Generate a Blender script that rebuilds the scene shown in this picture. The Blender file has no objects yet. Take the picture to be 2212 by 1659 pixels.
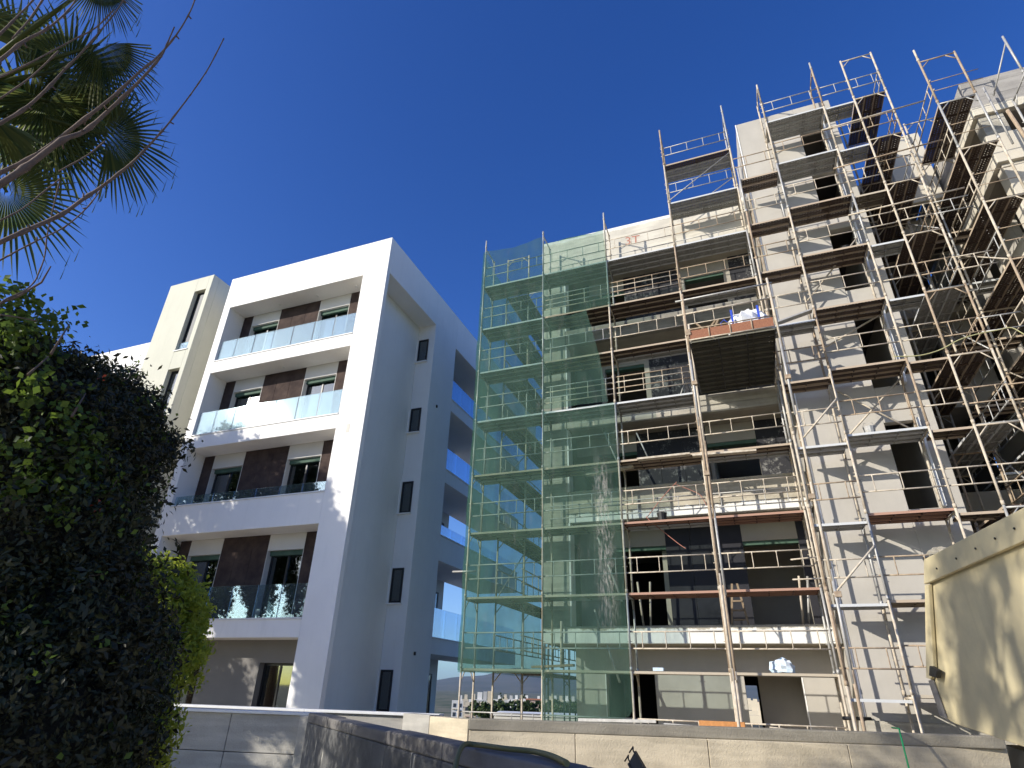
import bpy, math, random
import numpy as np
from mathutils import Vector, Matrix
random.seed(7); RNG = np.random.default_rng(7)
S = bpy.context.scene; COL = S.collection
R = math.radians
# ------------------------------------------------------------------ camera, sky, sun, exposure
YAW, PITCH, ROLL, FPX = 0.38256, 0.481292, 0.0294425, 1270.0 / 2212.0
ZUP = 1.7                                   # eye height; everything is built relative to the eye and lifted at the end
cy_, sy_ = math.cos(YAW), math.sin(YAW)
FWD = Vector((-sy_ * math.cos(PITCH), cy_ * math.cos(PITCH), math.sin(PITCH)))
r0 = Vector((cy_, sy_, 0)); u0 = r0.cross(FWD)
RGT = r0 * math.cos(ROLL) + u0 * math.sin(ROLL); UPV = -r0 * math.sin(ROLL) + u0 * math.cos(ROLL)
cam = bpy.data.cameras.new('camera'); camo = bpy.data.objects.new('camera', cam); COL.objects.link(camo)
cam.sensor_width = 36; cam.lens = 36 * FPX; cam.clip_start = 0.1; cam.clip_end = 30000
M3 = Matrix((RGT, UPV, -FWD)).transposed(); camo.matrix_world = M3.to_4x4(); S.camera = camo
W = bpy.data.worlds.new('World'); S.world = W; W.use_nodes = True
SUN = Vector((-.68, -.63, .38)).normalized()
wn = W.node_tree.nodes; sky = wn.new('ShaderNodeTexSky'); sky.sky_type = 'NISHITA'; sky.sun_disc = False
sky.sun_elevation = math.asin(SUN.z); sky.sun_rotation = math.atan2(SUN.x, SUN.y)
sky.altitude = 300; sky.air_density = 1.0; sky.dust_density = 0.9; sky.ozone_density = 3.0
hs = wn.new('ShaderNodeHueSaturation'); hs.inputs['Hue'].default_value = .521; hs.inputs['Saturation'].default_value = 1.30; hs.inputs['Value'].default_value = 1.0
wg_ = wn.new('ShaderNodeNewGeometry'); wz = wn.new('ShaderNodeSeparateXYZ'); W.node_tree.links.new(wg_.outputs['Incoming'], wz.inputs[0])
wr = wn.new('ShaderNodeMapRange'); wr.inputs[1].default_value = 0.0; wr.inputs[2].default_value = -.18; W.node_tree.links.new(wz.outputs[2], wr.inputs[0])
wm = wn.new('ShaderNodeMix'); wm.data_type = 'RGBA'; wm.inputs[6].default_value = (.58, .76, 1.08, 1); wm.inputs[7].default_value = (1, 1, 1, 1); W.node_tree.links.new(wr.outputs[0], wm.inputs[0])
wx = wn.new('ShaderNodeMix'); wx.data_type = 'RGBA'; wx.blend_type = 'MULTIPLY'; wx.inputs[0].default_value = 1; W.node_tree.links.new(wm.outputs[2], wx.inputs[7])
W.node_tree.links.new(sky.outputs[0], hs.inputs['Color']); W.node_tree.links.new(hs.outputs[0], wx.inputs[6]); W.node_tree.links.new(wx.outputs[2], wn['Background'].inputs[0]); wn['Background'].inputs[1].default_value = 0.145
sl = bpy.data.lights.new('sun', 'SUN'); sl.energy = 4.5; sl.angle = R(.53); sl.color = (1, .94, .84)
so = bpy.data.objects.new('sun', sl); COL.objects.link(so); so.rotation_euler = SUN.to_track_quat('Z', 'Y').to_euler()
S.view_settings.view_transform = 'Standard'; S.view_settings.look = 'None'; S.view_settings.exposure = 0.42; S.view_settings.gamma = 1
S.view_settings.use_curve_mapping = False
# ------------------------------------------------------------------ helpers
def ray(px, py):                            # px, py measured on a 2212 x 1659 copy of the photograph
    return RGT * ((px - 1106) / 1270) - UPV * ((py - 829.5) / 1270) + FWD
def ony(px, py, Y): r = ray(px, py); return r * (Y / r.y)
def onx(px, py, X): r = ray(px, py); return r * (X / r.x)
def onz(px, py, Z): r = ray(px, py); return r * (Z / r.z)
def at(px, py, d): return ray(px, py).normalized() * d
def onplane(px, py, P0, N): r = ray(px, py); return r * (P0.dot(N) / r.dot(N))
ORG = {}
def wl(o): return ORG.get(o.name, Vector((0, 0, 0)))
def tag(o, label=None, cat=None, group=None, kind=None):
    for k, v in (('label', label), ('category', cat), ('group', group), ('kind', kind)):
        if v: o[k] = v
    return o
def thing(name, loc, label, cat, group=None):
    o = bpy.data.objects.new(name, None); COL.objects.link(o); o.empty_display_size = .3
    o.location = loc; ORG[o.name] = Vector(loc); return tag(o, label, cat, group)
def smooth(P):
    Q = []
    for j in range(len(P) - 1):
        p0, p1, p2, p3 = P[max(j - 1, 0)], P[j], P[j + 1], P[min(j + 2, len(P) - 1)]
        for s_ in range(5): u = s_ / 5; Q.append(.5 * ((2 * p1) + (p2 - p0) * u + (2 * p0 - 5 * p1 + 4 * p2 - p3) * u * u + (3 * p1 - p0 - 3 * p2 + p3) * u ** 3))
    return Q + [P[-1]]
class MB:
    def __init__(s): s.v = []; s.f = []; s.m = []; s.sm = []
    def add(s, vs, fs, mi=0, smooth=False):
        n = len(s.v); s.v += [tuple(v) for v in vs]; s.f += [tuple(i + n for i in f) for f in fs]
        s.m += [mi] * len(fs); s.sm += [smooth] * len(fs); return s
    def box(s, x0, x1, y0, y1, z0, z1, mi=0):
        if x0 > x1: x0, x1 = x1, x0
        if y0 > y1: y0, y1 = y1, y0
        if z0 > z1: z0, z1 = z1, z0
        vs = [(x, y, z) for z in (z0, z1) for y in (y0, y1) for x in (x0, x1)]
        return s.add(vs, [(0, 2, 3, 1), (4, 5, 7, 6), (0, 1, 5, 4), (1, 3, 7, 5), (3, 2, 6, 7), (2, 0, 4, 6)], mi)
    def rbox(s, c, ax, ay, az, mi=0):       # centre and three half-axis vectors
        c = Vector(c); vs = [c + sx * Vector(ax) + sy * Vector(ay) + sz * Vector(az) for sz in (-1, 1) for sy in (-1, 1) for sx in (-1, 1)]
        return s.add(vs, [(0, 2, 3, 1), (4, 5, 7, 6), (0, 1, 5, 4), (1, 3, 7, 5), (3, 2, 6, 7), (2, 0, 4, 6)], mi)
    def tube(s, pts, rad, n=6, mi=0, cap=True):
        pts = [Vector(p) for p in pts]; k = len(pts)
        rs = [rad] * k if not hasattr(rad, '__len__') else rad
        base = len(s.v); vs = []; 
        for i, p in enumerate(pts):
            d = (pts[min(i + 1, k - 1)] - pts[max(i - 1, 0)]).normalized()
            a = d.orthogonal().normalized() if i == 0 else (a - d * a.dot(d)).normalized()
            b = d.cross(a)
            for j in range(n):
                t = 2 * math.pi * j / n; vs.append(p + (a * math.cos(t) + b * math.sin(t)) * rs[i])
        fs = [(i * n + j, i * n + (j + 1) % n, (i + 1) * n + (j + 1) % n, (i + 1) * n + j) for i in range(k - 1) for j in range(n)]
        s.add(vs, fs, mi, True)
        if cap:
            s.f += [tuple(base + j for j in reversed(range(n))), tuple(base + (k - 1) * n + j for j in range(n))]; s.m += [mi, mi]; s.sm += [False] * 2
        return s
    def prism(s, poly, d, mi=0):            # planar polygon (3D points) extruded by vector d
        n = len(poly); d = Vector(d); vs = [Vector(p) for p in poly] + [Vector(p) + d for p in poly]
        nrm = (Vector(poly[1]) - Vector(poly[0])).cross(Vector(poly[2]) - Vector(poly[1]))
        fs = [tuple(range(n)), tuple(range(2 * n - 1, n - 1, -1))] + [(i + n, (i + 1) % n + n, (i + 1) % n, i) for i in range(n)]
        if nrm.dot(d) > 0: fs = [tuple(reversed(f)) for f in fs]
        return s.add(vs, fs, mi)
    def obj(s, name, mats, parent=None, bevel=0, at0=None, **t):
        if not isinstance(mats, (list, tuple)): mats = [mats]
        A = np.array(s.v); lo, hi = A.min(0), A.max(0)
        o0 = Vector(((lo[0] + hi[0]) / 2, (lo[1] + hi[1]) / 2, lo[2])) if at0 is None else Vector(at0)
        me = bpy.data.meshes.new(name); me.from_pydata((A - np.array(o0)).tolist(), [], s.f)
        for m in mats: me.materials.append(m)
        me.polygons.foreach_set('material_index', s.m); me.polygons.foreach_set('use_smooth', s.sm); me.update()
        return place(name, me, o0, 0, parent, bevel, **t)
def place(name, me, loc, rz=0, parent=None, bevel=0, **t):
    o = bpy.data.objects.new(name, me); COL.objects.link(o); loc = Vector(loc); ORG[o.name] = loc
    if parent: o.parent = parent; loc = loc - wl(parent)
    o.location = loc; o.rotation_euler = (0, 0, rz)
    if bevel:
        b = o.modifiers.new('bevel', 'BEVEL'); b.width = bevel; b.segments = 2; b.limit_method = 'ANGLE'
    return tag(o, **t)
SPLIT = {'partition_wall', 'recess_slab_edge', 'floor_slab', 'recess_wall', 'back_wall', 'window_fin', 'shaft_floor', 'side_recess_wall', 'side_pillar', 'door_reveal', 'stair_head', 'end_wall', 'window_reveal', 'side_wall'}
def boxes(name, m, parent, bs, bevel=0, **t):
    if name in SPLIT and len(bs) > 1:
        for q in bs: o = boxes(name, m, parent, [q], bevel, **t)
        return o
    b = MB()
    for q in bs: b.box(*q)
    return b.obj(name, m, parent, bevel, **t)
def meshdata(b, name, mats):
    me = bpy.data.meshes.new(name); me.from_pydata([tuple(v) for v in b.v], [], b.f)
    for m in (mats if isinstance(mats, (list, tuple)) else [mats]): me.materials.append(m)
    me.polygons.foreach_set('material_index', b.m); me.polygons.foreach_set('use_smooth', b.sm); me.update(); return me
# ------------------------------------------------------------------ materials
class NT:
    def __init__(s, name):
        s.m = bpy.data.materials.new(name); s.m.use_nodes = True; s.t = s.m.node_tree; s.t.nodes.clear()
        s.out = s.t.nodes.new('ShaderNodeOutputMaterial')
    def n(s, typ, **kw):
        x = s.t.nodes.new('ShaderNode' + typ)
        for k, v in kw.items():
            if k.startswith('i_'):
                k = k[2:]; k = int(k) if k.isdigit() else k.replace('_', ' ')
                if isinstance(v, bpy.types.NodeSocket): s.t.links.new(v, x.inputs[k])
                else: x.inputs[k].default_value = v
            else: setattr(x, k, v)
        return x
    def math(s, op, a, b=None, c=None):
        kw = {'i_0': a}
        if b is not None: kw['i_1'] = b
        if c is not None: kw['i_2'] = c
        return s.n('Math', operation=op, **kw).outputs[0]
    def mix(s, f, a, b):
        x = s.n('Mix', data_type='RGBA'); 
        for i, v in ((0, f), (6, a), (7, b)):
            if isinstance(v, bpy.types.NodeSocket): s.t.links.new(v, x.inputs[i])
            else: x.inputs[i].default_value = (tuple(v) + (1,))[:4] if hasattr(v, '__len__') else v
        return x.outputs[2]
    def ramp(s, f, lo, hi): return s.n('MapRange', i_0=f, i_1=lo, i_2=hi, clamp=True).outputs[0]
    def noise(s, vec, scale, det=4, rough=.55): return s.n('TexNoise', i_Vector=vec, i_Scale=scale, i_Detail=det, i_Roughness=rough).outputs[0]
    def pos(s): return s.n('NewGeometry').outputs['Position']
    def objc(s): return s.n('TexCoord').outputs['Object']
    def bump(s, h, st=.3, d=.02): return s.n('Bump', i_Strength=st, i_Distance=d, i_Height=h).outputs[0]
    def bsdf(s, col, rough=.8, metal=0, nrm=None, spec=.4):
        b = s.n('BsdfPrincipled'); 
        for k, v in (('Base Color', col), ('Roughness', rough), ('Metallic', metal), ('Normal', nrm), ('Specular IOR Level', spec)):
            if v is None: continue
            if isinstance(v, bpy.types.NodeSocket): s.t.links.new(v, b.inputs[k])
            else: b.inputs[k].default_value = (tuple(v) + (1,))[:4] if hasattr(v, '__len__') else v
        return b
    def done(s, sh): s.t.links.new(sh.outputs[0] if hasattr(sh, 'outputs') else sh, s.out.inputs[0]); return s.m
def plain(name, col, rough=.8, metal=0, var=.15, sc=3, bump=.15, bsc=40, col2=None, spec=.4, obj=False, streak=0, bd=.01):
    t = NT(name); p = t.objc() if obj else t.pos()
    n1 = t.noise(p, sc, 5, .6); n1 = t.ramp(n1, .3, .7)
    c2 = col2 or tuple(c * (1 - var) for c in col); c = t.mix(n1, c2, col)
    if streak:                               # rain streaks: noise stretched down the wall
        mp = t.n('Mapping', i_Vector=p, i_Scale=(5, 5, .35)).outputs[0]
        n2 = t.ramp(t.noise(mp, 1.2, 6, .65), .52, .8); c = t.mix(t.math('MULTIPLY', n2, streak), c, tuple(q * .55 for q in col))
    if obj:
        rnd = t.n('ObjectInfo').outputs['Random']; c = t.mix(t.math('MULTIPLY', rnd, .3), c, tuple(q * .6 for q in col))
    nr = t.bump(t.noise(p, bsc, 4, .7), bump, bd)
    return t.done(t.bsdf(c, rough, metal, nr, spec))
def concrete(name, col, light=None, paint_z=None, ragged=.12, form=True, top=False, dark=.6):
    """raw concrete with formwork lines; optionally a ragged coat of white paint below (or above) a height"""
    t = NT(name); p = t.pos(); z = t.n('SeparateXYZ', i_0=p).outputs[2]
    n1 = t.ramp(t.noise(p, 1.3, 8, .65), .3, .72); c = t.mix(n1, tuple(q * dark for q in col), col)
    n3 = t.ramp(t.noise(p, 14, 6, .7), .55, .75); c = t.mix(t.math('MULTIPLY', n3, .35), c, tuple(q * .5 for q in col))
    mp = t.n('Mapping', i_Vector=p, i_Scale=(1, 1, 9)).outputs[0]
    n4 = t.ramp(t.noise(mp, .8, 4, .5), .45, .62); c = t.mix(t.math('MULTIPLY', n4, .3), c, tuple(min(1, q * 1.35) for q in col))
    h = t.noise(p, 30, 6, .7)
    if form:
        w = t.math('ABSOLUTE', t.math('SUBTRACT', t.math('FRACT', t.math('MULTIPLY', z, 1.9)), .5)); l = t.ramp(w, .03, .0)
        c = t.mix(t.math('MULTIPLY', l, .3), c, tuple(q * .4 for q in col)); h = t.math('SUBTRACT', h, l)
    if paint_z is not None:
        e = t.math('MULTIPLY', t.math('SUBTRACT', t.noise(p, 2.2, 8, .75), .5), ragged * 6)
        zz = t.math('ADD', z, e); f = t.ramp(zz, paint_z + .02, paint_z - .02) if not top else t.ramp(zz, paint_z - .02, paint_z + .02)
        c = t.mix(f, c, light or (.8, .79, .74))
    return t.done(t.bsdf(c, .9, 0, t.bump(h, .5, .03), .25))
M = {}
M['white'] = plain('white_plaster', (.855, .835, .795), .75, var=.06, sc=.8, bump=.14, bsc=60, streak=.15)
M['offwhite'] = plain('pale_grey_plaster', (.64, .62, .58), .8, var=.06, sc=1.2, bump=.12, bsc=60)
M['ivory'] = plain('ivory_plaster', (.62, .61, .50), .85, var=.08, sc=.9, bump=.2, bsc=40, streak=.15)
M['render'] = plain('grey_beige_render', (.47, .44, .385), .9, var=.14, sc=1.1, bump=.25, bsc=50, streak=.1)
M['conc2'] = concrete('concrete_with_painted_shade', (.34, .32, .27), dark=.55)  # darker copy of the raw concrete; shade from the decks put into the colour
M['render2'] = plain('beige_base_coat', (.37, .34, .28), .9, var=.1, sc=1.5, bump=.25, bsc=45)
M['cream'] = plain('cream_block_render', (.60, .55, .45), .9, var=.14, sc=1.4, bump=.3, bsc=30)
M['conc'] = concrete('raw_concrete', (.46, .43, .36))
M['concA'] = concrete('slab_edge_part_painted', (.50, .46, .37), paint_z=1.70 + ZUP, ragged=.07)
M['concB'] = concrete('parapet_part_painted', (.52, .47, .37), paint_z=5.22 + ZUP, ragged=.10)
M['concT'] = concrete('roof_parapet_concrete', (.62, .58, .49), light=(.78, .76, .70), paint_z=16.93 + ZUP, ragged=.05, top=True, dark=.78)
M['concR'] = concrete('cement_with_painted_shadow', (.36, .34, .31), light=(.62, .57, .46), paint_z=16.6 + ZUP, ragged=.05, dark=.7)  # grey above a ragged height: the parapet's cast shadow put into the colour
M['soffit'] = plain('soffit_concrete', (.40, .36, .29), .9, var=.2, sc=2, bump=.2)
M['wall_new'] = concrete('site_wall_concrete', (.61, .53, .38), dark=.68, form=False)
M['wall_cap'] = concrete('wall_cap_mortar', (.33, .30, .235), form=False)
M['wall_dark'] = concrete('weathered_dark_wall', (.20, .19, .18), light=(.5, .49, .45), paint_z=None, dark=.6, form=False)
M['wall_panel'] = concrete('grey_cast_panel', (.44, .42, .37), form=False, dark=.75)
M['cop'] = plain('white_coping', (.75, .75, .73), .6, var=.1, sc=4)
M['clad'] = plain('dark_brown_cladding', (.040, .028, .026), .9, var=.4, sc=2.5, bump=.2, bsc=20, col2=(.085, .060, .050), spec=.15)
def mottled(name, amt):
    t = NT(name); p = t.pos(); n = t.noise(p, 7, 7, .8); n2 = t.noise(p, 1.4, 3, .5)
    f = t.ramp(t.math('ADD', n, t.math('MULTIPLY', n2, .45)), .80 - amt, .92 - amt)
    c = t.mix(f, (.022, .022, .026), (.22, .215, .20)); return t.done(t.bsdf(c, .75, 0, t.bump(n, .3, .01), .4))
M['tar'] = plain('black_waterproofing', (.020, .020, .026), .65, var=.3, sc=3, bump=.2, bsc=20)
M['tarm'] = mottled('black_waterproofing_with_mortar_splashes', .03)
M['frame'] = plain('dark_window_frame', (.02, .02, .022), .4, var=.1, obj=True)
M['dark'] = plain('dark_room', (.07, .062, .052), .95, var=.3, sc=.8)  # gloom inside the openings put into the wall colour
M['green'] = plain('green_lintel_board', (.07, .13, .09), .8, var=.3, sc=4)
M['galv'] = plain('galvanised_steel', (.50, .49, .46), .5, .25, var=.35, sc=9, bump=.1, obj=True)
M['paintpole'] = plain('mortar_splashed_tube', (.64, .57, .46), .8, .0, var=.5, sc=7, bump=.3, obj=True, col2=(.38, .31, .22))
M['rustpole'] = plain('rusty_tube', (.46, .37, .26), .8, .0, var=.4, sc=8, bump=.3, obj=True, col2=(.25, .17, .11))
M['wood'] = plain('site_timber', (.34, .25, .16), .85, var=.3, sc=12, bump=.2, obj=True)
M['orange'] = plain('orange_timber', (.60, .27, .09), .8, var=.3, sc=12, bump=.2)
M['yel'] = plain('yellow_cable', (.42, .40, .20), .7)
M['blackp'] = plain('black_steel', (.02, .02, .02), .5)
M['bagw'] = plain('white_woven_bag', (.82, .82, .80), .8, var=.05, sc=5, bump=.4, bsc=8, bd=.05)
M['blue'] = plain('blue_strap', (.03, .08, .5), .6)
M['bagb'] = plain('pale_blue_bag', (.45, .62, .75), .6, var=.3, sc=8, col2=(.8, .82, .83))
M['brick'] = plain('rusty_red_mesh_board', (.34, .15, .08), .8, var=.4, sc=25, col2=(.20, .08, .045))
M['rope'] = plain('green_rope', (.02, .35, .12), .6)
M['hose'] = plain('olive_hose', (.16, .15, .06), .5)
M['red'] = plain('red_spray_paint', (.50, .22, .16), .9, var=.3, sc=20)
M['bark'] = plain('grey_brown_bark', (.18, .13, .10), .9, var=.4, sc=20, bump=.5, bsc=60, obj=True)
def plankmat(name, col, col2, metal, edge):
    t = NT(name); p = t.objc(); x, y, z = [t.n('SeparateXYZ', i_0=p).outputs[i] for i in range(3)]
    def cell(v): return t.math('SUBTRACT', t.math('FRACT', t.math('MULTIPLY', v, 12.0)), .5)
    cx, cyy = cell(x), cell(y); d = t.math('SQRT', t.math('ADD', t.math('POWER', cx, 2), t.math('POWER', cyy, 2)))
    hole = t.math('LESS_THAN', d, .14)
    inner = t.math('LESS_THAN', t.math('ABSOLUTE', y), .125); sheet = t.math('GREATER_THAN', z, -.006)
    f = t.math('MULTIPLY', t.math('MULTIPLY', hole, inner), sheet)
    rnd = t.n('ObjectInfo').outputs['Random']; n = t.ramp(t.noise(p, 6, 6, .7), .35, .65)
    c = t.mix(n, col2, col); c = t.mix(t.math('MULTIPLY', rnd, .5), c, col2)
    e = t.math('MULTIPLY', t.math('GREATER_THAN', t.math('ABSOLUTE', y), .146), .85); c = t.mix(e, c, edge)
    b = t.bsdf(c, .7, metal, t.bump(t.noise(p, 40, 3), .2, .01)); tr = t.n('BsdfTransparent')
    m = t.n('MixShader', i_0=f); t.t.links.new(b.outputs[0], m.inputs[1]); t.t.links.new(tr.outputs[0], m.inputs[2]); return t.done(m)
M['plank_rust'] = plankmat('rusty_perforated_plank', (.085, .055, .040), (.045, .030, .022), 0, (.50, .40, .29))
M['plank_red'] = plankmat('red_brown_perforated_plank', (.12, .058, .042), (.06, .034, .026), 0, (.46, .27, .19))
M['plank_galv'] = plankmat('galvanised_perforated_plank', (.36, .36, .34), (.20, .20, .18), .15, (.62, .63, .62))
M['plank_dark'] = plankmat('dark_platform_plank', (.075, .072, .058), (.04, .04, .03), 0, (.16, .15, .11))  # darker grey-green version of the plank colours
M['plank_mort'] = plankmat('mortar_covered_plank', (.17, .14, .10), (.08, .065, .05), 0, (.52, .45, .34))
def netmat():
    t = NT('green_debris_netting'); p = t.pos(); w = t.noise(p, 1.2, 4, .6)
    mp = t.n('Mapping', i_Vector=p, i_Scale=(40, 40, 3)).outputs[0]; w2 = t.noise(mp, 1, 2)
    f = t.ramp(t.math('ADD', w, t.math('MULTIPLY', w2, .3)), .35, .95); a = t.n('MapRange', i_0=f, i_3=.26, i_4=.52).outputs[0]
    d = t.n('BsdfDiffuse', i_Color=(.08, .18, .13, 1)); tl = t.n('BsdfTranslucent', i_Color=(.06, .19, .13, 1)); tr = t.n('BsdfTransparent', i_Color=(.80, .93, .89, 1))
    x_, y_, z_ = [t.n('SeparateXYZ', i_0=p).outputs[i] for i in range(3)]
    mk = t.math('MULTIPLY', t.ramp(t.math('ABSOLUTE', t.math('SUBTRACT', x_, -3.86)), .38, .08), t.math('MULTIPLY', t.ramp(z_, 2.6, 4.2), t.ramp(z_, 8.6, 7.6)))
    mp3 = t.n('Mapping', i_Vector=p, i_Scale=(16, 16, 3)).outputs[0]; mk = t.math('MULTIPLY', mk, t.ramp(t.noise(mp3, 1.3, 6, .7), .45, .60))
    mp4 = t.n('Mapping', i_Vector=p, i_Scale=(3, 3, .5)).outputs[0]; dust = t.math('MULTIPLY', t.ramp(t.noise(mp4, 2.0, 6, .7), .55, .8), .35)
    mk = t.math('MAXIMUM', mk, dust); dc = t.mix(mk, (.11, .20, .155), (.62, .60, .54)); t.t.links.new(dc, d.inputs[0]); a = t.math('ADD', a, t.math('MULTIPLY', mk, .25))
    m1 = t.n('MixShader', i_0=.45, i_1=d.outputs[0], i_2=tl.outputs[0]); m2 = t.n('MixShader', i_0=a, i_1=tr.outputs[0], i_2=m1.outputs[0]); return t.done(m2)
M['net'] = netmat()
def glassmat(name, tint, refl, fill, rough, fillc=(.55, .68, .72)):
    t = NT(name); tr = t.n('BsdfTransparent', i_Color=tint + (1,)); g = t.n('BsdfGlossy', i_Roughness=rough, i_Color=(.9, .95, 1, 1)); d = t.n('BsdfDiffuse', i_Color=fillc + (1,))
    m1 = t.n('MixShader', i_0=fill, i_1=tr.outputs[0], i_2=d.outputs[0])
    fr = t.n('Fresnel', i_IOR=1.5).outputs[0]; fr = t.math('ADD', t.math('MULTIPLY', fr, .6), refl)
    m2 = t.n('MixShader', i_0=fr, i_1=m1.outputs[0], i_2=g.outputs[0]); return t.done(m2)
M['glass'] = glassmat('balustrade_glass', (.80, .92, .94), .0, .16, .034, (.62, .76, .80))
M['glass_clear'] = glassmat('clear_balustrade_glass', (.84, .93, .95), -.02, .03, .02, (.62, .76, .80))
M['pane'] = glassmat('window_glass', (.35, .38, .40), .12, .0, .03)
M['sglass'] = glassmat('side_balustrade_glass', (.62, .80, .95), .30, .05, .03)
def leafmat(name, c1, c2, trans=.35, c3=None, spec=.4):
    t = NT(name); rnd = t.n('NewGeometry').outputs['Random Per Island']; n = t.ramp(t.noise(t.pos(), 1.7, 3), .3, .7)
    c = t.mix(rnd, c1, c2); c = t.mix(t.math('MULTIPLY', n, .5), c, c3 or c1)
    b = t.bsdf(c, .5, 0, None, spec); tl = t.n('BsdfTranslucent', i_Color=c)
    m = t.n('MixShader', i_0=trans, i_1=b.outputs[0], i_2=tl.outputs[0]); return t.done(m)
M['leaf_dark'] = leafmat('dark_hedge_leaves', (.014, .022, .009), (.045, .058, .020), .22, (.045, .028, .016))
M['leaf_vine'] = leafmat('vine_and_painted_sunlit_leaves', (.17, .25, .035), (.025, .055, .012), .45)
M['leaf_lime'] = leafmat('yellow_green_shrub_leaves', (.42, .46, .05), (.18, .26, .03), .5)
M['leaf_tree'] = leafmat('street_tree_leaves', (.04, .07, .02), (.07, .10, .03), .2)
M['leaf_palm'] = leafmat('palm_frond', (.06, .10, .04), (.20, .22, .06), .6)
M['flower'] = plain('orange_red_petals', (.45, .08, .04), .7)
# ------------------------------------------------------------------ ground, hills, haze
def heightprof(d): return np.interp(d, [0, 38, 90, 300, 1200, 3000, 20000], [0, 0, -6, -11, -9, -4, -4])
nr, na = 60, 72; rr = np.concatenate(([0], np.geomspace(4, 14000, nr))); v = []; f = []
for i, r_ in enumerate(rr):
    for j in range(na):
        a = 2 * math.pi * j / na; x, y = r_ * math.cos(a), r_ * math.sin(a); v.append((x, y + 10, float(heightprof(r_))))
for i in range(len(rr) - 1):
    for j in range(na): f.append((i * na + j, i * na + (j + 1) % na, (i + 1) * na + (j + 1) % na, (i + 1) * na + j))
me = bpy.data.meshes.new('ground'); me.from_pydata(v, [], f)
t = NT('dusty_site_soil_then_scrub'); p_ = t.pos(); n_ = t.ramp(t.noise(p_, .3, 6, .6), .3, .7); c_ = t.mix(n_, (.42, .36, .26), (.56, .48, .35)); n2_ = t.ramp(t.noise(p_, .05, 6, .6), .4, .6)
far_ = t.mix(n2_, (.060, .080, .040), (.16, .15, .10)); ln_ = t.n('VectorMath', operation='LENGTH', i_0=p_).outputs['Value']; c_ = t.mix(t.ramp(t.math('ADD', ln_, t.math('MULTIPLY', t.noise(p_, .1, 4), 20.0)), 45.0, 60.0), c_, far_)
gm = t.done(t.bsdf(c_, .95, 0, t.bump(t.noise(p_, 6, 5), .4, .05), .2)); me.materials.append(gm)
me.validate(); place('ground', me, (0, 0, -ZUP), kind='structure')
hm = plain('hillside_scrub', (.055, .070, .045), .95, var=.4, sc=.004, bump=0, col2=(.10, .10, .075))
b = MB(); n = 120; rows = []
for row, (dist, sc_) in enumerate(((3200, 0), (4200, .5), (5400, 1.0), (6600, .75), (9000, 0))):
    ln = []
    for i in range(n + 1):
        az = R(-75 + 110 * i / n); u = i / n * 12
        h = 95 + 55 * math.sin(u * .9 + .6) + 30 * math.sin(u * 2.3 + 1) + 12 * math.sin(u * 5.1 + row) + 6 * math.sin(u * 11.3 + 2 * row)
        h *= .75 + .5 * math.exp(-((math.degrees(az) + 22) / 9) ** 2)
        ln.append((dist * math.sin(az), dist * math.cos(az), h * sc_ * 1.25 - 8))
    rows.append(ln)
b.v = [p for ln in rows for p in ln]
b.f = [(r_ * (n + 1) + i, r_ * (n + 1) + i + 1, (r_ + 1) * (n + 1) + i + 1, (r_ + 1) * (n + 1) + i) for r_ in range(4) for i in range(n)]
b.m = [0] * len(b.f); b.sm = [True] * len(b.f); b.obj('hills', hm, kind='structure')
# ------------------------------------------------------------------ finished white apartment building
YF, YB = 16.15, 17.08
XL, XR, XC = -21.1, -13.43, -12.23
G = -ZUP
wb = thing('apartment_building', (-16.6, 20, G), 'finished white apartment building with framed balconies, left of the scaffolding', 'building')
sills = [12.52, 8.97, 6.00, 1.857, G]; tops = [15.42, 11.95, 8.40, 4.88, 1.31]
fr = [(XL, -20.7, YF, YB, G, 17.15), (XR, XC, YF, 16.36, G, 17.15), (XR, -13.13, 16.36, YB, G, 17.15), (-20.7, XR, YF, YB, 15.42, 17.15)]
for k in range(4): fr.append((-20.7, XR, YF, YB, tops[k + 1], sills[k]))
boxes('front_wall', M['white'], wb, fr, .012)
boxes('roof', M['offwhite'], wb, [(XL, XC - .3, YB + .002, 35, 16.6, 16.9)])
boxes('side_recess_wall', M['white'], wb, [(-13.43, -13.13, YB, 20.5, G, 15.38)])
sd = [(-13.13, XC, 16.36, 20.5, 15.38, 17.15), (-13.13, XC, 20.5, 22.65, G, 17.15)]
ye = 35.0
for z0, z1 in ((15.3, 17.15), (11.82, 12.40), (8.26, 8.86), (4.83, 5.88), (1.22, 1.81)):
    sd.append((-14.6, XC, 22.65, ye if z0 > 15 else 32.0, z0, z1))
boxes('side_wall', M['white'], wb, sd, .012)
boxes('balcony_back_wall', M['offwhite'], wb, [(-14.9, -14.6, 22.65, 27.84, G, 15.3)])
boxes('end_wall', M['offwhite'], wb, [(-21.0, -14.9, 27.6, 27.84, G, 15.3)])
boxes('left_wall', M['offwhite'], wb, [(XL, XL + .2, YB + .003, 27.6, G, 16.6)])
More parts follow.
